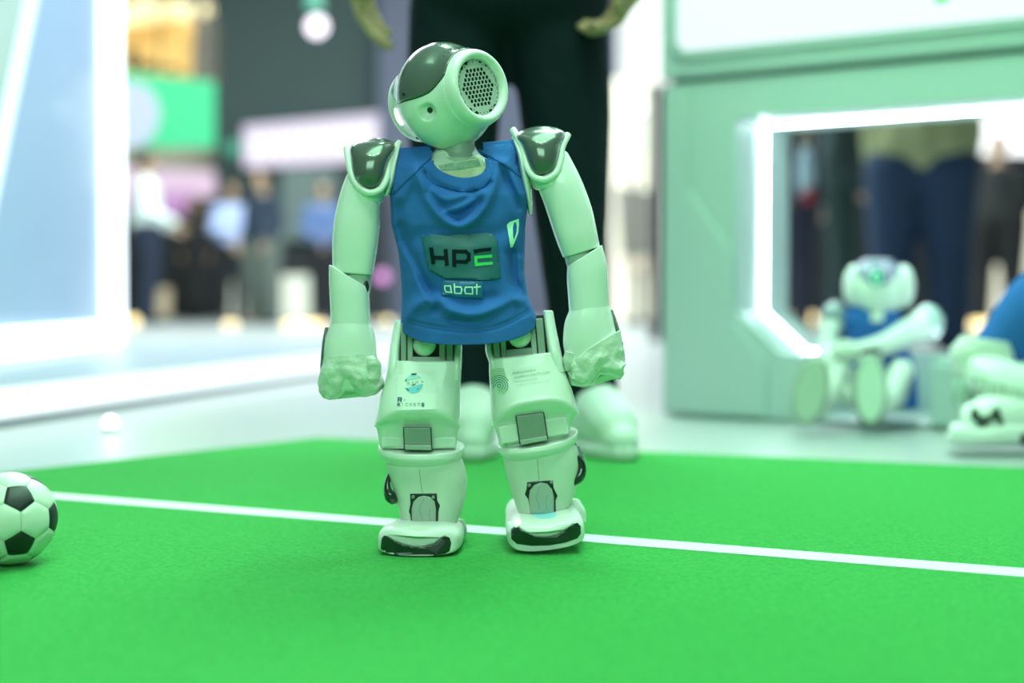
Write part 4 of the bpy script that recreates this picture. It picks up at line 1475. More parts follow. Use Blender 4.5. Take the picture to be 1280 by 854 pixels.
handL = part('hand', loft([(438.3, 404, 0, 25.4, 25, 25, 2.4, 1), (438, 418, 0, 30, 27, 27, 2.4, 0), (437.5, 434, 0, 33, 28, 28, 2.5, 0), (437, 452, 0, 33, 28, 28, 2.6, 0), (436, 472, 0, 33, 26, 26, 2.6, 0), (434, 484, 0, 30, 22, 22, 2.4, 0)], sub=6, r0=1.5, r1=5), WHITE, root)
bl_ = lambda x: np.interp(x, [402, 411, 422, 436, 455, 471, 478], [7, 10, 9, -4, 7, 3, -4])
part('tape_wrap', loft([(437.5, 444, 0, 33.5, 29.5, 29, 2.5, -5), (438, 456, 0, 35, 30, 29, 2.6, 0), (438.5, 468, 0, 37, 29.5, 28, 2.6, 3), (438.5, 478, 0, 36.5, 27, 26, 2.5, 3), (438, 487, 0, 34, 20, 20, 2.3, 0)], n=84, sub=6, r1=3, warp=crumple(6.5, 446, 484, lambda y: 438 + 0 * y, bl_, 11, .30)), TAPE, handL, sharp=24)
part('hand_strip', loft([(408, 411, 4, 2.5, 7, 7, 2.2, 0), (405.5, 430, 4, 3.5, 11, 11, 2.2, 0), (403.2, 455, 4, 3.5, 11, 11, 2.2, 0), (403, 474, 4, 2.5, 7, 7, 2.2, 0)], sub=4, r0=2, r1=2), GLOSS, handL)
part('finger_tip', loft([(411, 489, -10, 6.5, 6, 6, 2.2, 0), (410.5, 495, -10, 4.5, 4.5, 4.5, 2.2, 0)], n=20, sub=2, r1=3), GREYP, handL)
part('torn_tape', loft([(462, 447, -16, 6, 8, 9, 3, -10), (467, 456, -17, 8.5, 11, 11, 3, -6), (466, 470, -17, 8, 12, 12, 3, 0), (461, 484, -14, 7, 8, 8, 3, 0)], n=28, sub=4, r0=2, r1=2, warp=crumple(4, 436, 448, lambda y: 465 + 0 * y, None, 5)), TAPE, handL, sharp=24)
handR = part('hand', loft([(736.3, 385, 0, 25.3, 25, 25, 2.4, -8), (736, 399, 0, 30, 27, 27, 2.4, -6), (737, 415, 0, 33, 28, 28, 2.5, -5), (739.5, 432, 0, 35, 28, 28, 2.6, -4), (743, 450, 0, 34, 26, 26, 2.6, -4), (746, 462, 0, 31, 22, 22, 2.4, -4)], sub=6, r0=1.5, r1=5), WHITE, root)
br_ = lambda x: np.interp(x, [704, 714, 728, 740, 750, 762, 775, 782], [-8, 12, 15, 14, 0, 2, 7, -2])
part('tape_wrap', loft([(741, 433, -1, 40, 29.5, 29, 2.5, -30), (742, 443, -1, 38, 30, 29, 2.6, -18), (743, 453, -1, 36.5, 29.5, 28, 2.6, -8), (743.5, 460, -1, 35, 27, 26, 2.5, -4), (744, 466, -1, 32, 20, 20, 2.3, -2)], n=84, sub=6, r0=1, r1=3, warp=crumple(4.6, 425, 458, lambda y: 742 + 0 * y, br_, 8)), TAPE, handR, sharp=24)
part('hand_strip', loft([(764, 389, 4, 3, 7, 7, 2.2, 0), (769.5, 408, 4, 4, 11, 11, 2.2, 0), (775, 430, 4, 4, 11, 11, 2.2, 0), (779, 449, 4, 2.5, 7, 7, 2.2, 0)], sub=4, r0=2, r1=2), GLOSS, handR)
part('torn_tape', loft([(712, 442, -18, 6, 9, 9, 3, 20), (711, 452, -18, 7, 10, 10, 3, 10), (709, 462, -16, 4, 7, 7, 3, 0)], n=24, sub=3, r0=2, r1=2, warp=crumple(3, 430, 440, lambda y: 711 + 0 * y, None, 5)), TAPE, handR, sharp=24)


# ---- thighs
def lipwarp(cx, a, yc, k, w, tilt):
    tt = math.tan(math.radians(tilt))

    def f(V):
        V = V.copy()
        x = (V[:, 0] - cx) / a
        yy = V[:, 1] - (V[:, 0] - cx) * tt
        V[:, 1] += k * np.minimum(np.abs(x), 1.05) ** 3 * np.exp(-((yy - yc) / w) ** 2)
        return V
    return f


thL = part('thigh', loft([(531, 454, -2, 45.5, 27, 34, 4, 0), (530, 466, -2, 46.5, 31, 36, 4, 0), (527, 486, -2, 48.5, 38, 38, 3.6, 0), (523, 504, -2, 52, 46, 38, 3.0, 0), (521.5, 512, -2, 53, 49, 38, 2.8, 0), (521.5, 519, -2, 53.5, 46, 38, 2.8, 0), (522, 531, -2, 51.5, 34, 36, 3.0, 0), (522.5, 546, -2, 49.5, 27, 34, 3.6, 0), (523, 560, -2, 48, 24, 32, 3.8, 0)], n=96, sub=7, r0=3, r1=1, warp=lipwarp(521, 53, 514, 15, 16, 0)), WHITE, root, sharp=60)
thR = part('thigh', loft([(654.5, 447, -2, 43.5, 27, 34, 4, -6), (657, 460, -2, 46, 31, 36, 4, -7), (661, 478, -2, 49, 38, 38, 3.6, -8), (666.5, 495, -2, 53, 46, 38, 3.0, -8), (668.5, 501, -2, 54, 49, 38, 2.8, -8), (669, 508, -2, 54, 46, 38, 2.8, -8), (668.5, 524, -2, 51, 33, 36, 3.0, -8), (668, 541, -2, 46, 26, 34, 3.6, -8.5), (668, 553, -2, 44, 24, 32, 3.8, -9)], n=96, sub=7, r0=3, r1=1, warp=lipwarp(669, 54, 502, 20, 18, -8)), WHITE, root, sharp=60)


def wall_loft(rows):
    return loft(rows, n=32, sub=4, r0=2)


part('side_wall', wall_loft([(499, 402, 4, 5.5, 14, 18, 3, 0), (494.5, 430, 2, 6.5, 22, 26, 3, 0), (492, 458, 0, 7.5, 29, 32, 3, 0), (490, 480, 0, 7, 30, 32, 3, 0)]), WHITE, thL)
part('side_wall', wall_loft([(572.5, 420, 4, 5, 14, 18, 3, 0), (572, 440, 2, 5.5, 22, 26, 3, 0), (571, 458, 0, 6, 28, 32, 3, 0), (570, 475, 0, 6, 30, 32, 3, 0)]), WHITE, thL)
part('side_wall', wall_loft([(611.5, 425, 4, 4.5, 14, 18, 3, 0), (612, 440, 2, 5, 22, 26, 3, 0), (616, 454, 0, 4.5, 26, 30, 3, 0), (621, 470, 0, 4, 26, 28, 3, 0)]), WHITE, thR)
part('side_wall', wall_loft([(685, 390, 4, 6.5, 14, 18, 3, 0), (688.5, 415, 2, 7.5, 22, 26, 3, 0), (693, 440, 0, 8.5, 28, 32, 3, 0), (699, 465, 0, 8, 30, 32, 3, 0)]), WHITE, thR)


def bx(name, x0, x1, y0, y1, d0, d1, m, parent, tilt=0.0, sharp=30, bev=1.2):
    cx, cy = (x0 + x1) / 2, (y0 + y1) / 2
    c, s = math.cos(math.radians(tilt)), math.sin(math.radians(tilt))
    V = []
    for d in (d0, d1):
        for x, y in ((x0, y0), (x1, y0), (x1, y1), (x0, y1)):
            V.append((cx + (x - cx) * c - (y - cy) * s, cy + (x - cx) * s + (y - cy) * c, d))
    F = [(0, 1, 2, 3), (7, 6, 5, 4), (0, 4, 5, 1), (1, 5, 6, 2), (2, 6, 7, 3), (3, 7, 4, 0)]
    o = obj(name, PN(V, Y0), F, m, parent, smooth=False)
    return bevel(o, bev * U, 2)


bx('hip_cavity', 497, 568, 404, 470, -6, 20, DARKP, thL)
bx('hip_strut', 501, 508, 404, 470, -22, 0, GREYP, thL)
bx('hip_strut', 509, 516, 408, 470, -18, 0, MIDP, thL)
bx('hip_strut', 549, 557, 420, 470, -18, 0, MIDP, thL)
bx('hip_strut', 558, 566, 420, 470, -22, 0, GREYP, thL)
bx('hip_plate', 514, 551, 446, 470, -20, 0, MIDP, thL)
part('hip_ball', ball((530.5, 431, -16), (14.5, 14.5, 14), 32, 20), WHITE, thL)
bx('hip_cavity', 615, 690, 396, 470, -6, 20, DARKP, thR, -5)
bx('hip_strut', 617, 625, 414, 466, -22, 0, GREYP, thR, -4)
bx('hip_strut', 626, 633, 412, 466, -18, 0, MIDP, thR, -4)
bx('hip_strut', 664, 671, 402, 462, -18, 0, MIDP, thR, -5)
bx('hip_strut', 672, 681, 398, 460, -22, 0, GREYP, thR, -5)
bx('hip_plate', 633, 666, 436, 462, -20, 0, GREYP, thR, -5)
part('hip_ball', ball((649.5, 420.5, -16), (14.5, 14.5, 14), 32, 20), WHITE, thR)
# knee blocks and grey hinge plates
bx('knee_block', 477, 570, 546, 559.5, -28, 0, WHITE, thL, 0.5, bev=2)
bx('knee_block', 624, 710, 527, 549.5, -35, 0, WHITE, thR, -8.5, bev=2)
for thh, kn, q, lo in ((thL, 'knee_hinge', [(505, 535), (538, 535), (539, 562), (506, 561.5)], [(506, 556.5), (539, 557), (539.3, 563), (506.3, 562.5)]),
                       (thR, 'knee_hinge', [(645.5, 520.5), (679, 516.5), (684, 549), (650.5, 555)], [(649.5, 550.5), (683.5, 545), (684.5, 550.5), (651, 556.5)])):
    cx, cy = np.mean(q, 0)
    big = [(cx + (x - cx) * 1.08, cy + (y - cy) * 1.06) for x, y in q]
    for nm, pl_, m_, d0, d1 in (('hinge_gap', big, DARKP, -40, -10), (kn, q, GREYP, -43, -10), ('hinge_foot', lo, MIDP, -46, -12)):
        lean = [(y - 535) * 0.14 for _, y in pl_]
        V = [(x, y, d0 + l) for (x, y), l in zip(pl_, lean)] + [(x, y, d1) for x, y in pl_]
        F = [(0, 1, 2, 3), (7, 6, 5, 4)] + [(i, 4 + i, 4 + (i + 1) % 4, (i + 1) % 4) for i in range(4)]
        bevel(obj(nm, PN(V, Y0), F, m_, thh, smooth=False), 1.0 * U, 2)

# prints on the thighs
lb_ = bvh_of(thL)
rb_ = bvh_of(thR)
arc = lambda cx, cy, r, a0, a1, n=10: [(cx + r * math.cos(math.radians(a)), cy + r * math.sin(math.radians(a))) for a in np.linspace(a0, a1, n)]
drape('sticker', lb_, [[(497, 468), (544, 467), (545, 512), (496, 513)]], mat('clear_sticker', (0.82, 0.88, 0.84), 0.28, vary=.02), thL, off=.0006)
upc = arc(517, 479, 11.2, 190, 340) + [(525, 472.5), (516, 474), (508, 476)]
loc_ = arc(517, 480, 11.5, 2, 158) + [(506.5, 485), (517, 483.5), (526.5, 480)]
drape('sticker_print', lb_, [upc], mat('pale_cyan_print', (0.42, 0.78, 0.80), 0.4), thL, off=.0012, step=3)
drape('sticker_print', lb_, [loc_], INKB, thL, off=.0012, step=3)
drape('sticker_print', lb_, [[(514, 467), (521, 466.6), (520, 468.8), (514, 469)], [(506, 475.5), (508, 473.6), (508.6, 475), (507, 477)], [(513.5, 481.7), (517, 480.6), (520.3, 479), (518.5, 481.3), (515, 482)],
                            [(507, 485), (511, 487), (511.6, 488.8), (509, 487.6)], [(526.5, 477), (528.6, 476.6), (528, 478.4)], [(520.5, 487), (524, 485), (523, 486.8)]], INKN, thL, off=.0017, step=3)
drape('lettering', lb_, word('R2K', 508.5, 477.8, 3.2, 3.6, 2.4, 0.6, -.16), INKF, thL, off=.0019, step=3)
drape('lettering', lb_, word('R', 497.5, 497.2, 4.4, 5.0, 1.8, 1.2), INKN, thL, off=.0014, step=3)
drape('lettering', lb_, word('-', 503.5, 497.2, 4.4, 5.0, 1.8, 0.9), INKF, thL, off=.0014, step=3)
drape('lettering', lb_, word('KICKERS', 497, 504, 2.9, 3.4, 2.1, 0.75), INKF, thL, off=.0014, step=3)
drape('lettering', lb_, word('K', 497, 504, 2.9, 3.4, 2.1, 1.0), INKN, thL, off=.0017, step=3)
drape('lettering', lb_, word('S', 527, 504, 3.0, 3.6, 2.1, 1.0), INKN, thL, off=.0017, step=3)
fp = []
for r_, a0, a1 in ((2.2, 60, 400), (5.0, 175, 420), (7.7, 160, 395), (10.4, 195, 395), (13.0, 200, 330)):
    fp += strokes([arc(624.0, 482.5, r_, a0, a1, 14)], 0.95)
drape('sticker_print', rb_, fp, INKT, thR, off=.0012, step=3)
fp = []
for r_, a0, a1 in ((5.0, 60, 110), (7.7, 35, 95), (10.4, 35, 70), (15.8, 215, 300), (18.6, 225, 290), (21.4, 235, 285)):
    fp += strokes([arc(624.0, 482.5, r_, a0, a1, 10)], 0.8)
drape('sticker_print', rb_, fp, mat('light_green_print', (0.26, 0.66, 0.26), 0.5), thR, off=.0012, step=3)
tx = [[(641.5, 467.6), (671, 462.8)], [(643.5, 472.6), (675, 467.4)], [(643.5, 477.6), (676, 472.6)], [(646, 482), (688, 476)]]
pr = np.random.default_rng(4)
for (a, b), m_, h_, end in zip(tx, (INKF, INKF, INKL, INKL), (2.4, 2.4, 1.8, 1.8), (1, 1.36, .9, 1)):
    a, b = np.array(a), np.array(b)
    ln = []
    t = 0.0
    while t < end:
        w_ = pr.uniform(.03, .05)
        p, q = a + (b - a) * t, a + (b - a) * (t + w_)
        hh = h_ * pr.choice([.6, .6, 1.0])
        ln.append([(p[0], p[1] - hh), (p[0], p[1])])
        ln.append([(p[0], p[1] - hh * .3), (q[0], q[1] - hh * .5)])
        t += w_ + pr.uniform(.012, .05)
    drape('faded_lettering', rb_, strokes(ln, .55), m_, thR, off=.0012, step=3)

# ---- shins
tilt_lid = lambda V: np.column_stack([V[:, 0], V[:, 1] - V[:, 2] * 0.27, V[:, 2]])
shL = part('shin', loft([(527, 566, 4, 47, 37, 40, 2.4, 0), (531, 580, 4, 49, 38, 42, 2.4, 0), (534.5, 596, 4, 49, 38, 42, 2.4, 0), (537, 614, 4, 45.5, 36, 40, 2.5, 0), (538, 632, 2, 41, 33, 36, 2.5, 0), (537, 648, 0, 36.5, 28, 32, 2.5, 0), (536, 662, 0, 31, 24, 28, 2.4, 0)], n=64, sub=6), WHITE2, root, sharp=60)
part('knee_cup', loft([(526.5, 559, 2, 54, 45, 36, 2.3, 0), (526.5, 564, 2, 53.5, 45.5, 42, 2.3, 0), (527, 569, 2, 51, 42, 42, 2.3, 0), (527.5, 575, 2, 47, 36, 40, 2.3, 0)], n=72, sub=4, r0=1.8, warp=tilt_lid), WHITE, shL, sharp=60)
shR = part('shin', loft([(673, 556, 4, 46, 37, 40, 2.4, -8), (677, 570, 4, 47.5, 38, 42, 2.4, -8), (679.5, 586, 4, 47, 38, 42, 2.4, -7), (680.5, 604, 4, 43.5, 36, 40, 2.5, -5), (680, 620, 2, 38.5, 33, 36, 2.5, -4), (679, 634, 0, 33, 28, 32, 2.5, -3), (679, 646, 0, 28, 24, 28, 2.4, -3)], n=64, sub=6), WHITE2, root, sharp=60)
part('knee_cup', loft([(672, 549, 2, 51, 45, 42, 2.3, -9), (672, 553.5, 2, 50.5, 45.5, 42, 2.3, -9), (673, 558.5, 2, 48, 42, 42, 2.3, -9), (674, 564, 2, 45, 36, 40, 2.3, -9)], n=72, sub=4, r0=1.8, warp=tilt_lid), WHITE, shR, sharp=60)
sbl, sbr = bvh_of(shL), bvh_of(shR)
for b_, sh_, fr, pl_, bolts, cr_ in (
        (sbl, shL, [(512.5, 617.5), (546, 617), (546.5, 626), (550, 632), (548, 640), (547.5, 656), (543, 660), (515, 660), (512.5, 643), (511, 640), (513, 630)],
         [(515, 660), (514.5, 636), (517, 627), (523, 621.5), (530, 620), (537, 621.5), (543, 627), (545, 637), (544.5, 660)], [(516, 621.5), (541.5, 622)], [(524, 587), (525.5, 600), (528, 616)]),
        (sbr, shR, [(659, 603), (691, 600.5), (692, 610), (697, 620), (694.5, 626), (695, 640), (664, 642), (660, 624), (656, 618), (658, 612)],
         [(662.5, 642), (661, 622), (662.5, 613), (668, 606.5), (676, 603.5), (684, 605), (690, 612), (692.5, 622), (692.5, 642)], [(661.5, 607), (689.5, 603)], [(672, 574), (672.5, 586), (674, 601)])):
    drape('ankle_frame', b_, [fr], DARKP, sh_, off=.0004, step=3, thick=.0010)
    drape('ankle_plate', b_, [pl_], MIDP, sh_, off=.0016, step=3, thick=.0016)
    for x, y in bolts:
        drape('bolt', b_, [disc2(x, y, 2.2)], GREYP, sh_, off=.0018, step=3, thick=.0012)
    drape('shell_seam', b_, strokes([cr_], 0.7), GREYP, sh_, off=.0005, step=3)
    (x0, y0), (x1, y1) = pl_[4], pl_[0]
    drape('cable_groove', b_, strokes([[(x0 - 1, y0 + 5), (x0 - 4, y0 + 12), (x0 - 6, y0 + 19), (x0 - 3, y0 + 26), (x0 - 2, y1 - 4)], [(x0 + 8, y0 + 16), (x0 + 6, y0 + 24), (x0 + 8, y0 + 34)]], 0.7), GREYP, sh_, off=.0020, step=3)
part('side_ornament', tube([(494, 588, -4), (488, 594, -6), (484.5, 603, -8), (484.5, 612, -9), (488, 621, -10), (493.5, 628, -9)], [2.5, 3.4, 3.4, 5, 7.5, 5], n=18), GLOSSD, shL)
part('ornament_edge', tube([(491, 589, -4), (485, 596, -5), (482, 604, -6)], [1.5, 2, 1.4], n=12), CHROME, shL)
part('ornament_tip', tube([(494, 596, -10), (496, 601, -11), (496, 606, -10)], [2.2, 2.8, 1.6], n=14), GLOSSD, shL)
part('side_ornament', tube([(719, 555, -8), (715.5, 563, -9), (719, 571, -10), (725, 577, -10), (727.5, 586, -10), (724, 597, -12), (715.5, 604, -13)], [2.5, 4, 4.5, 5, 5.5, 6.5, 5], n=18), GLOSSD, shR)
part('ornament_tip', tube([(715.5, 564, -11), (710, 572, -13), (708, 582, -14)], [3.5, 4.2, 2.6], n=16), GLOSSD, shR)
part('ornament_edge', tube([(722, 558, -6), (727, 568, -6), (730.5, 582, -6)], [1.6, 2.2, 1.4], n=12), CHROME, shR)


# ---- feet
def foot(name, toe, yaw, roll, pitch, W_, m):
    cy, sy = math.cos(yaw), math.sin(yaw)
    M = Matrix.Rotation(yaw, 4, 'Z') @ Matrix.Rotation(roll, 4, 'Y') @ Matrix.Rotation(pitch, 4, 'X')
    M = np.array(M.to_3x3())
    # distance behind the toe, half width, height, front lift
    S = [(0.0, .039, .026, .001), (.003, .0425, .0300, .0003), (.010, .0442, .0325, 0), (.025, .0452, .0335, 0), (.045, .0450, .0330, 0), (.065, .0440, .0320, 0), (.085, .0420, .0310, 0), (.110, .0400, .0290, 0), (.132, .0370, .0270, 0), (.146, .0310, .0240, .001), (.152, .022, .020, .003)]
    S = catmull(np.array(S), 4)
    n = 72
    th_ = np.linspace(0, 2 * math.pi, n, endpoint=False)
    c, s = np.cos(th_), np.sin(th_)
    V = []
    for y, w_, h, lo in S:
        x = w_ * W_ * np.sign(c) * np.abs(c) ** (2 / 3.6)
        ztop, zbot = h, lo
        mid = (ztop * .45 + zbot * .55)
        z = np.where(s > 0, mid + (ztop - mid) * np.abs(s) ** (2 / 2.6), mid - (mid - zbot) * np.abs(s) ** (2 / 5))
        # saddle: lower in the middle near the instep, curved toe line
        z = z - np.where(s > 0, .0035 * np.exp(-(x / .020) ** 2) * np.clip(1 - y / .05, 0, 1), 0)
        V.append(np.stack([x, np.full(n, y) + .012 * (x / .045) ** 2 * max(0, 1 - y / .06), z], 1))
    V = np.concatenate(V) @ M.T + np.array(toe)
    F = grid_faces(len(S), n) + [tuple(range(n - 1, -1, -1)), tuple(range((len(S) - 1) * n, len(S) * n))]
    return obj(name, V, F, m, root, sharp=50), M


toeL = np.array([P(519.5, 690, 1.572)[0], 1.572, 0.001])
ftL, ML = foot('foot', toeL, math.radians(-5), 0, 0, 1.04, WHITE)
toeR = np.array([P(687, 690, 1.585)[0], 1.585, 0.0052])
ftR, MR = foot('foot', toeR, math.radians(4), math.radians(-6.5), math.radians(8.5), 0.985, WHITE)
fbl, fbr = bvh_of(ftL), bvh_of(ftR)
drape('toe_bumper', fbl, [[(477, 673), (480, 669.5), (485, 671), (493, 676.5), (503, 681), (517, 684), (531, 683.5), (543, 679.5), (552, 673), (557, 671), (562, 672.5), (564, 679), (562, 689), (556, 692.5), (540, 695), (517, 696.5), (497, 696), (480, 693), (475.5, 685)]], GLOSSD, ftL, off=.0010, step=2.5, thick=.0010)
drape('bumper_edge', fbl, strokes([[(484, 669.5), (493, 675), (503, 679.5), (517, 682.5), (531, 682), (543, 678), (552, 671.5), (557, 669.5)]], 1.0), MIDP, ftL, off=.0014, step=2.5, thick=.0008)
drape('toe_bumper', fbr, [[(638.5, 662), (642, 658.5), (648, 659), (656, 665.5), (668, 671), (682, 672), (696, 669.5), (708, 662.5), (717, 655), (722, 653.5), (726, 658), (726, 667), (722, 673), (706, 678.5), (686, 682), (664, 682.5), (646, 680), (639, 674)]], GLOSSD, ftR, off=.0010, step=2.5, thick=.0010)
drape('bumper_edge', fbr, strokes([[(648, 657.5), (656, 664), (668, 669.5), (682, 670.5), (696, 668), (708, 661), (717, 653.5)]], 1.0), MIDP, ftR, off=.0014, step=2.5, thick=.0008)
drape('blue_sticker', fbr, [disc2(680.5, 643.5, 15, 5, 24)], mat('light_blue_sticker', (0.36, 0.78, 0.92), 0.3), ftR, off=.0006, step=3)
drape('round_sensor', fbl, [disc2(523, 660, 15, 3.4, 24)], WHITE2, ftL, off=.0006, step=3)
# ankle blocks between shin and foot
part('ankle_joint', loft([(532, 640, 0, 20, 20, 22, 2.6, 0), (533, 668, 4, 19, 20, 22, 2.6, 0)], n=32, sub=2), GREYP, shL)
part('ankle_joint', loft([(678, 625, 0, 19, 20, 22, 2.6, -3), (680, 656, 4, 18, 20, 22, 2.6, -3)], n=32, sub=2), GREYP, shR)
part('heel_cup', loft([(573, 652, 34, 8, 12, 26, 2.6, 0), (575, 662, 34, 9, 14, 28, 2.6, 0), (574, 671, 32, 8, 13, 22, 2.6, 0)], n=32, sub=3, r0=3), MIDP, ftL)
part('heel_cup', loft([(717, 626, 30, 9, 12, 24, 2.4, 8), (721, 637, 26, 11, 14, 26, 2.4, 8), (723, 652, 24, 10, 13, 26, 2.4, 4)], n=32, sub=3, r0=4), WHITE, ftR)

# ================================================================== the sitting robots
YB = 3.2
sit = thing('humanoid_robot', P(1080, 535, YB), 'white robot in blue sitting against the mint stand with both soles towards the viewer', 'robot', 'robots sitting by the stand')
sp = lambda name, g, m, parent: part(name, g, m, parent, YB)
hd = sp('head', loft([(1098, 393, 0, 14, 14, 14, 2, 0), (1098, 382, 0, 30, 27, 26, 2.2, 0), (1098, 366, 0, 36, 32, 28, 2.2, 0), (1098, 350, 0, 36, 31, 28, 2.2, 0), (1098, 338, 0, 31, 26, 26, 2.2, 0), (1098, 330, 0, 20, 18, 20, 2.1, 0)], sub=5, r0=4, r1=3), WHITE, sit)
sp('visor', loft([(1098, 354, -3, 24, 31, 20, 2.2, 0), (1098, 346, -3, 29, 32, 24, 2.2, 0), (1097, 337, -1, 31, 30, 26, 2.2, 0), (1097, 328, 0, 22, 20, 22, 2.1, 0)], sub=4, r0=3, r1=4), mat('lilac_smoked_visor', (0.30, 0.30, 0.46), 0.15, coat=1.0), hd)
sp('forehead_band', loft([(1098, 352, -14, 17, 21.5, 10, 2.4, 0), (1098, 342, -13, 20, 21.5, 10, 2.4, 0)], sub=3, r0=2, r1=2), DARKP, hd)
v, f = [], []
for k in range(24):
    t = 2 * math.pi * k / 24
    v.append((1096 + 5.0 * math.cos(t), 347 + 6.6 * math.sin(t), -38))
g_ = tube(v + [v[0]], 1.3, n=8, sub=2)
sp('status_ring', g_, emis('status_green', (0.10, 0.95, 0.45), 1.6), hd)
for x, sx in ((1068, -1), (1130, 1)):
    sp('ear_cup', ball((x, 358, -2), (14, 27, 24), 28, 18), WHITE, hd)
tr = sp('torso', loft([(1095, 400, 4, 32, 26, 28, 2.4, 0), (1097, 430, 8, 34, 28, 28, 2.4, 0), (1105, 470, 14, 34, 28, 28, 2.4, 0), (1108, 510, 18, 34, 30, 30, 2.4, 0)], sub=4, r0=6), WHITE2, sit)
sp('tank_top', loft([(1089, 385, 2, 30, 20, 22, 2.4, 0), (1090, 398, 4, 38, 29, 30, 2.4, 0), (1096, 430, 8, 38, 31, 31, 2.4, 0), (1106, 470, 14, 40, 31, 31, 2.4, 0), (1112, 512, 18, 37, 33, 33, 2.4, 0)], sub=5, r0=4), SHIRT, sit)
sp('neck', loft([(1096, 402, -6, 13, 24, 12, 2, 0), (1096, 388, -6, 14, 20, 14, 2, 0)], n=24, sub=2), WHITE2, sit)
a = sp('upper_arm', tube([(1158, 404, 0), (1140, 414, -14), (1112, 428, -34)], [19, 18, 15], n=24), WHITE, sit)
sp('shoulder_cap', ball((1160, 404, 2), (20, 23, 21), 28, 18), mat('pale_smoked_cap', (0.50, 0.66, 0.66), 0.2, coat=.8), a)
a = sp('forearm', tube([(1118, 426, -36), (1096, 434, -48), (1070, 440, -52)], [15, 13.5, 12], n=24), WHITE, sit)
sp('hand', ball((1058, 440, -52), (20, 15, 14), 24, 16), TAPE, a)
a = sp('upper_arm', tube([(1044, 398, 0), (1036, 420, -8), (1034, 446, -20)], [14, 12, 10.5], n=24), WHITE, sit)
sp('shoulder_cap', ball((1043, 394, 0), (16, 17, 16), 28, 18), mat('lilac_smoked_cap', (0.30, 0.34, 0.40), 0.2, coat=.8), a)
a = sp('forearm', tube([(1032, 440, -20), (1042, 452, -38), (1056, 470, -50)], [12, 14, 14], n=24), WHITE, sit)
sp('hand', ball((1058, 494, -52), (11, 14, 11), 24, 16), TAPE, a)
for (kx, ky, fx, fy, tl, rx, ry, hipx) in ((1128, 462, 1088, 487, 0, 22, 45, 1112), (1042, 470, 1013, 489, 12, 23, 44, 1085)):
    t_ = sp('thigh', tube([(hipx, 505, 0), ((hipx + kx) / 2, 480, -24), (kx, ky, -52)], [19, 18, 15], n=24), WHITE, sit)
    s_ = sp('shin', tube([(kx, ky, -54), ((kx + fx) / 2 + 6, (ky + fy) / 2 + 18, -76), (fx + 8, 515, -92)], [14, 15, 13], n=24), WHITE2, sit)
    sp('knee_joint', ball((kx + 2, ky + 20, -58), (10, 12, 10), 20, 12), GREYP, s_)
    c, s = math.cos(rad(tl)), math.sin(rad(tl))
    V, F = [], []
    n = 44
    prof = ((0.90, -10), (1.0, -4), (1.0, 8), (0.86, 20), (0.62, 30))
    for sc, d in prof:
        for k in range(n):
            t = 2 * math.pi * k / n
            x, y = rx * sc * math.copysign(abs(math.cos(t)) ** .8, math.cos(t)), ry * sc * math.copysign(abs(math.sin(t)) ** .9, math.sin(t))
            V.append((fx + x * c - y * s, fy + x * s + y * c, -108 + d + y * .10))
    F = grid_faces(len(prof), n) + [tuple(range(n - 1, -1, -1)), tuple(range(n * (len(prof) - 1), n * len(prof)))]
    ft = sp('foot', (np.array(V), F), mat('foot_grey_green', (0.34, 0.42, 0.34), 0.5), sit)
    q = [(fx + rx * .80 * math.cos(t) * c - ry * .88 * math.sin(t) * s, fy + rx * .80 * math.cos(t) * s + ry * .88 * math.sin(t) * c) for t in np.linspace(0, 2 * math.pi, 32, endpoint=False)]
    V = [(x, y, -119 - (0) + (y - fy) * .10) for x, y in q] + [(x, y, -112 + (y - fy) * .10) for x, y in q]
    F = [tuple(range(32)), tuple(range(63, 31, -1))] + [(i, 32 + i, 32 + (i + 1) % 32, (i + 1) % 32) for i in range(32)]
    sp('sole', (np.array(V, float), F), mat('pale_sole_%d' % int(fx), (0.62, 0.80, 0.62) if tl == 0 else (0.46, 0.58, 0.44), 0.55), ft)
    if tl == 0:
        sp('toe_bumper', ball((fx, fy - ry - 2, -104), (14, 6, 10), 24, 12), DARKP, ft)

YC = 2.72
sit2 = thing('humanoid_robot', P(1255, 560, YC), 'white robot in blue sitting sideways on the floor, rightmost and cut by the frame edge', 'robot', 'robots sitting by the stand')
sq = lambda name, g, m, parent: part(name, g, m, parent, YC)
tt = sq('tank_top', tube([(1232, 437, 10), (1262, 420, 14), (1300, 392, 18), (1345, 360, 20)], [22, 38, 52, 50], n=40), SHIRT, sit2)
sq('hip', loft([(1232, 428, -6, 34, 30, 26, 2.2, 8), (1228, 442, -6, 40, 32, 28, 2.2, 10), (1222, 456, -6, 36, 30, 28, 2.2, 14), (1214, 468, -6, 24, 24, 24, 2.2, 18)], sub=5, r0=4, r1=6), WHITE2, sit2)
tg = sq('thigh', tube([(1218, 462, -20), (1250, 478, -34), (1290, 492, -42), (1330, 500, -46)], [24, 31, 33, 30], n=32), WHITE, sit2)
tgb = bvh_of(tg)
for cx, cy in ((1224, 480), (1247, 487), (1268, 494), (1289, 500)):
    qd = lambda w_, h_: [(cx - w_ + h_ * .2, cy - h_), (cx + w_ + h_ * .2, cy - h_ + w_ * .35), (cx + w_ - h_ * .2, cy + h_ + w_ * .35), (cx - w_ - h_ * .2, cy + h_)]
    drape('button_frame', tgb, [qd(8.5, 9)], mat('button_grey_green', (0.32, 0.44, 0.34), 0.5), tg, off=.001, step=4, thick=.002)
    drape('button', tgb, [qd(5.5, 5)], WHITE2, tg, off=.003, step=4, thick=.002)
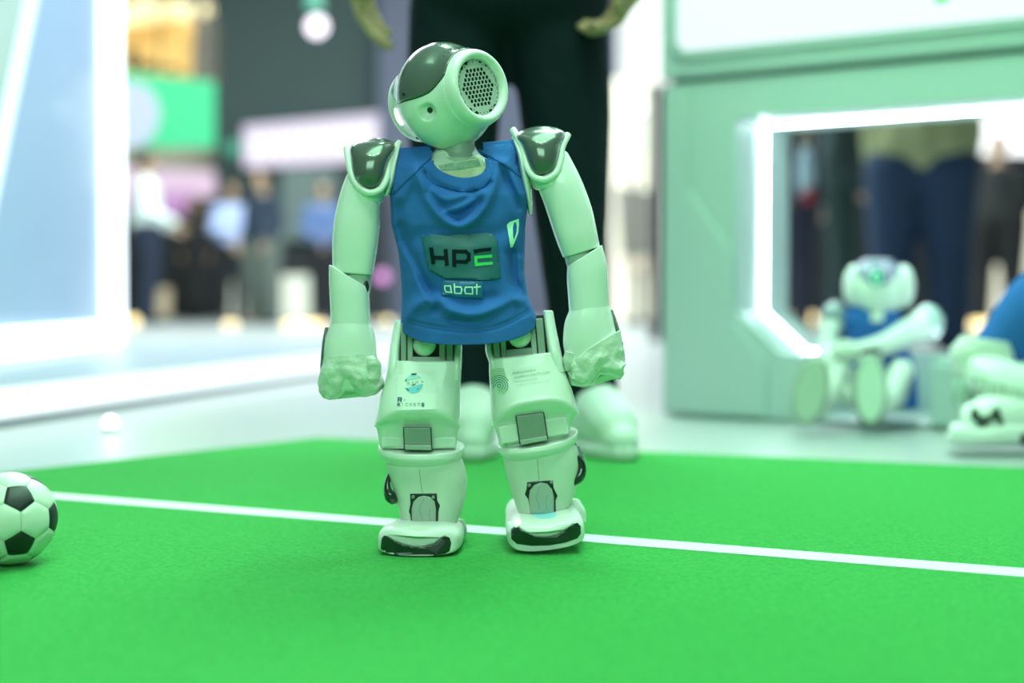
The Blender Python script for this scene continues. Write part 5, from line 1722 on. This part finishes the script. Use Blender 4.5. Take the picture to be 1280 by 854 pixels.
s2 = sq('shin', tube([(1330, 512, -40), (1290, 518, -46), (1240, 522, -50), (1206, 528, -48)], [30, 33, 30, 20], n=32), WHITE, sit2)
s2b = bvh_of(s2)
drape('side_ornament', s2b, [[(1215, 508), (1222, 512), (1226, 520), (1236, 520), (1243, 510), (1249, 508), (1251, 518), (1256, 530), (1250, 531), (1242, 524), (1236, 530), (1228, 540), (1222, 538), (1220, 528), (1213, 522)]], GLOSSD, s2, off=.004, step=4, thick=.004)
drape('shell_edge', s2b, strokes([[(1200, 512), (1197, 524), (1201, 536), (1210, 543)]], 3.0), GREYP, s2, off=.003, step=4, thick=.003)
sq('knee_joint', ball((1205, 490, -10), (16, 28, 20), 28, 18), mat('grey_green_joint', (0.36, 0.48, 0.42), 0.5), s2)
f2 = sq('foot', loft([(1190, 540, -46, 8, 20, 20, 2.4, 0), (1192, 548, -46, 12, 26, 24, 2.6, 0)], sub=2), WHITE, sit2)
V = []
prof = [(1184, 549, 6, 24), (1190, 543, 14, 34), (1206, 544, 15, 38), (1226, 546, 13, 38), (1250, 543, 15, 38), (1280, 543, 15, 36), (1312, 545, 13, 30), (1322, 547, 8, 22)]
pp = catmull(np.array(prof, float), 4)
n = 40
th_ = np.linspace(0, 2 * math.pi, n, endpoint=False)
for x, y, h, d in pp:
    V.append(np.stack([np.full(n, x), y + h * np.sign(np.sin(th_)) * np.abs(np.sin(th_)) ** .7, -48 + d * np.sign(np.cos(th_)) * np.abs(np.cos(th_)) ** .6], 1))
sq('foot_shell', (np.concatenate(V), grid_faces(len(pp), n) + [tuple(range(n)), tuple(range(n * len(pp) - 1, n * (len(pp) - 1) - 1, -1))]), WHITE, f2)
sq('toe_bumper', ball((1281, 549, -84), (6, 8, 5), 20, 12), DARKP, f2)
sq('upper_arm', tube([(1330, 330, -20), (1340, 400, -40), (1330, 460, -60)], [24, 24, 20], n=24), WHITE, sit2)
sq('head', ball((1352, 300, 10), (62, 58, 52), 40, 28), WHITE, sit2)
